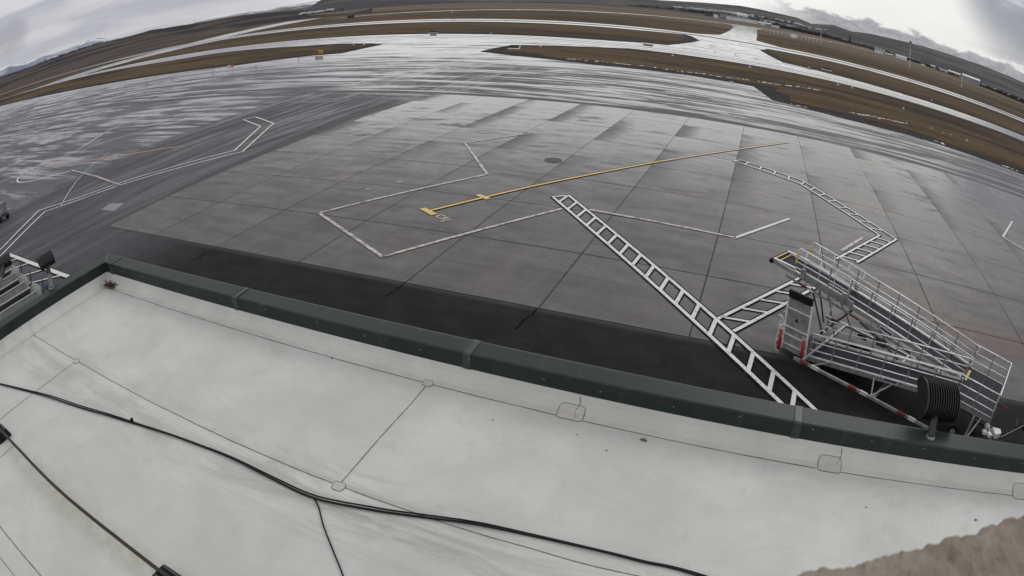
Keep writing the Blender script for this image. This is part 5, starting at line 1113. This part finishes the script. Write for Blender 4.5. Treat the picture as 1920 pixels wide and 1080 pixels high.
building((288.1, 1255.9),(270.8, 1259.2),30,3.0,'g','w',2,'pale low roof in front of the white shed','flat',11.9)
building((376.1, 1286.8),(310.9, 1302.3),45,5.6,'d','w',9,'long dark hangar with a pale roof line','flat',19.4)
building((300.4, 1151.0),(287.5, 1153.8),20,2.8,'w','w',2,'short white shed before the dark hangar','flat',15.2)
building((225.9, 962.4),(211.7, 965.1),20,3.2,'w','g',3,'pale barn close to the far strip','gable',4.5)
building((242.7, 958.9),(228.5, 961.9),20,2.7,'g','w',3,'grey barn right of the pale barn','gable',5.6)
building((265.0, 953.9),(247.1, 958.0),25,4.2,'w','w',3,'white gabled barn below the dark hangar','gable',6.9)
building((296.4, 945.8),(290.1, 947.5),15,2.5,'w','w',1,'tiny white hut right of the gabled barn','flat',9.1)
building((397.6, 1228.9),(388.2, 1231.7),20,3.5,'w','w',1,'small pale dome roofed hut','gable',16.4)
building((395.6, 1125.0),(376.0, 1131.0),25,3.9,'w','w',4,'white flat building left of the twin gables','flat',16.6)
building((388.6, 1022.0),(366.4, 1029.3),30,5.1,'t','w',4,'tan gabled building between white building and large hangar','gable',14.8)
building((371.7, 868.6),(344.5, 878.6),45,6.9,'g','w',5,'large grey hangar with pale roof at far right','gable',10.4)
building((366.4, 923.9),(355.3, 927.7),20,2.8,'t','g',2,'low tan annex left of the large hangar','flat',12.8)
M_TREE = simple('far_foliage', (0.028, 0.030, 0.022), 0.95, var=0.4, scale=0.2)
def clump(bm, c, r, h, n_):
    for k in range(n_):
        t = random.uniform(0, 2*math.pi); s_ = math.sqrt(random.random()); p = Vector((c[0]+r*s_*math.cos(t), c[1]+r*s_*math.sin(t), c[2]+h*random.uniform(0.05, 1.0)*(1-0.45*s_)))
        q_ = Vector([random.gauss(0, 1) for _ in range(3)]).normalized()*r*0.30; v = Vector([random.gauss(0, 1) for _ in range(3)]).normalized()*r*0.26
        bm.poly([p-q_, p-v, p+q_, p+v])
bm = MB()
for (p0, p1, n_, h0, h1, wd) in [((-358.3, 1840.6), (-191.1, 1868.1), 70, 5, 9, 20), ((-167.6, 1669.5), (14.6, 1681.2), 160, 6, 11, 25), ((16.8, 1481.2), (195.9, 1472.3), 260, 6, 12, 30), ((184.8, 1373.0), (307.5, 1354.0), 140, 4, 8, 25), ((238.7, 1112.6), (362.1, 1083.0), 160, 3, 6, 12), ((333.5, 987.2), (410.3, 960.9), 70, 3, 6, 10), ((374.4, 867.6), (449.7, 834.7), 160, 4, 8, 14), ((8.3, 2281.1), (163.8, 2277.5), 60, 6, 12, 80), ((-810.7, 970.8), (-743.9, 1024.0), 60, 3, 6, 10), ((-2697.3, 1225.6), (-2500.1, 1589.4), 160, 8, 14, 60), ((-1053.5, 2343.6), (-664.5, 2486.1), 60, 3, 6, 20)]:
    a, b_ = Vector(p0), Vector(p1)
    for k in range(n_):
        p = a.lerp(b_, random.random())+Vector((random.uniform(-wd, wd), random.uniform(-wd, wd))); h = random.uniform(h0, h1); clump(bm, (p.x, p.y, gz(p.x, p.y)-0.5), h*0.6, h, 14)
tag(bm.build('far_treeline', M_TREE), 'dark far-off belts of bare trees and scrub below the hills', kind='stuff')
bm = MB()
for (p0, p1, n_, z0, z1, wd) in [((-278.4, 2461.9), (-35.9, 2480.3), 70, 12, 45, 60), ((-59.6, 2279.4), (-21.1, 2280.6), 26, 25, 60, 30), ((79.2, 2480.8), (217.6, 2474.4), 40, 20, 60, 80), ((-926.2, 1134.9), (-892.6, 1162.0), 14, 0, 3, 30), ((-862.3, 1058.0), (-829.1, 1084.7), 8, 0, 3, 20), ((438.8, 1003.5), (515.3, 969.6), 14, 2, 5, 30), ((-2768.0, 1529.5), (-2669.0, 1696.5), 24, 25, 60, 60), ((-1091.1, 2325.9), (-1072.4, 2334.8), 1, 3, 3, 1)]:
    a, b_ = Vector(p0), Vector(p1)
    for k in range(n_):
        t = random.random(); p = a.lerp(b_, t)+Vector((random.uniform(-wd, wd), random.uniform(-wd, wd))); s_ = random.uniform(6, 16)
        bm.box((p.x, p.y, gz(p.x, p.y)+1.0), (s_, s_*0.7, random.uniform(4, 7)), None)
tag(bm.build('far_town', M_BW), 'far-off sprinkle of pale houses on the valley side', kind='stuff')
for (x, y, h, lb) in [(198.4, 1169.7, 18.0, 'dark conical conifer alone right of the ridge'), (17.1, 1681.2, 16.0, 'dark conifer on the slope above the houses')]:
    e_ = empty('conifer_tree', (x, y, gz(x, y))); tag(e_, lb, 'tree')
    MB().tube([(0, 0, 0), (0, 0, h*0.95)], [h*0.03, h*0.006], 7).build('trunk', simple('bark', (0.05, 0.035, 0.025), 0.9), e_)
    bm = MB()
    for k in range(420):
        t = random.random()**0.8; r = h*0.26*(1-t)+0.1; an = random.uniform(0, 2*math.pi); s_ = random.uniform(0.5, 1)
        p = Vector((r*s_*math.cos(an), r*s_*math.sin(an), h*(0.10+0.9*t))); dd = Vector((math.cos(an), math.sin(an), -0.5))*h*0.05; v = Vector((-math.sin(an), math.cos(an), 0.2))*h*0.025
        bm.poly([p-dd, p-v, p+dd, p+v])
    bm.build('crown', M_TREE, e_)

# air between the camera and the hills
bm = MB(); bm.box((0, 1000, 297.5), (34000, 34000, 605)); hz = bm.build('haze', None)
hz.data.materials.clear(); hm = bpy.data.materials.new('haze_air'); hm.use_nodes = True; t = hm.node_tree; t.nodes.clear()
v = t.nodes.new('ShaderNodeVolumePrincipled'); v.inputs['Color'].default_value = (0.80, 0.84, 0.90, 1); v.inputs['Density'].default_value = 1.2e-5; v.inputs['Anisotropy'].default_value = 0.0
oo = t.nodes.new('ShaderNodeOutputMaterial'); t.links.new(v.outputs[0], oo.inputs['Volume']); hz.data.materials.append(hm); hz['kind'] = 'stuff'; hz['label'] = 'thin pale haze over the airfield and hills'
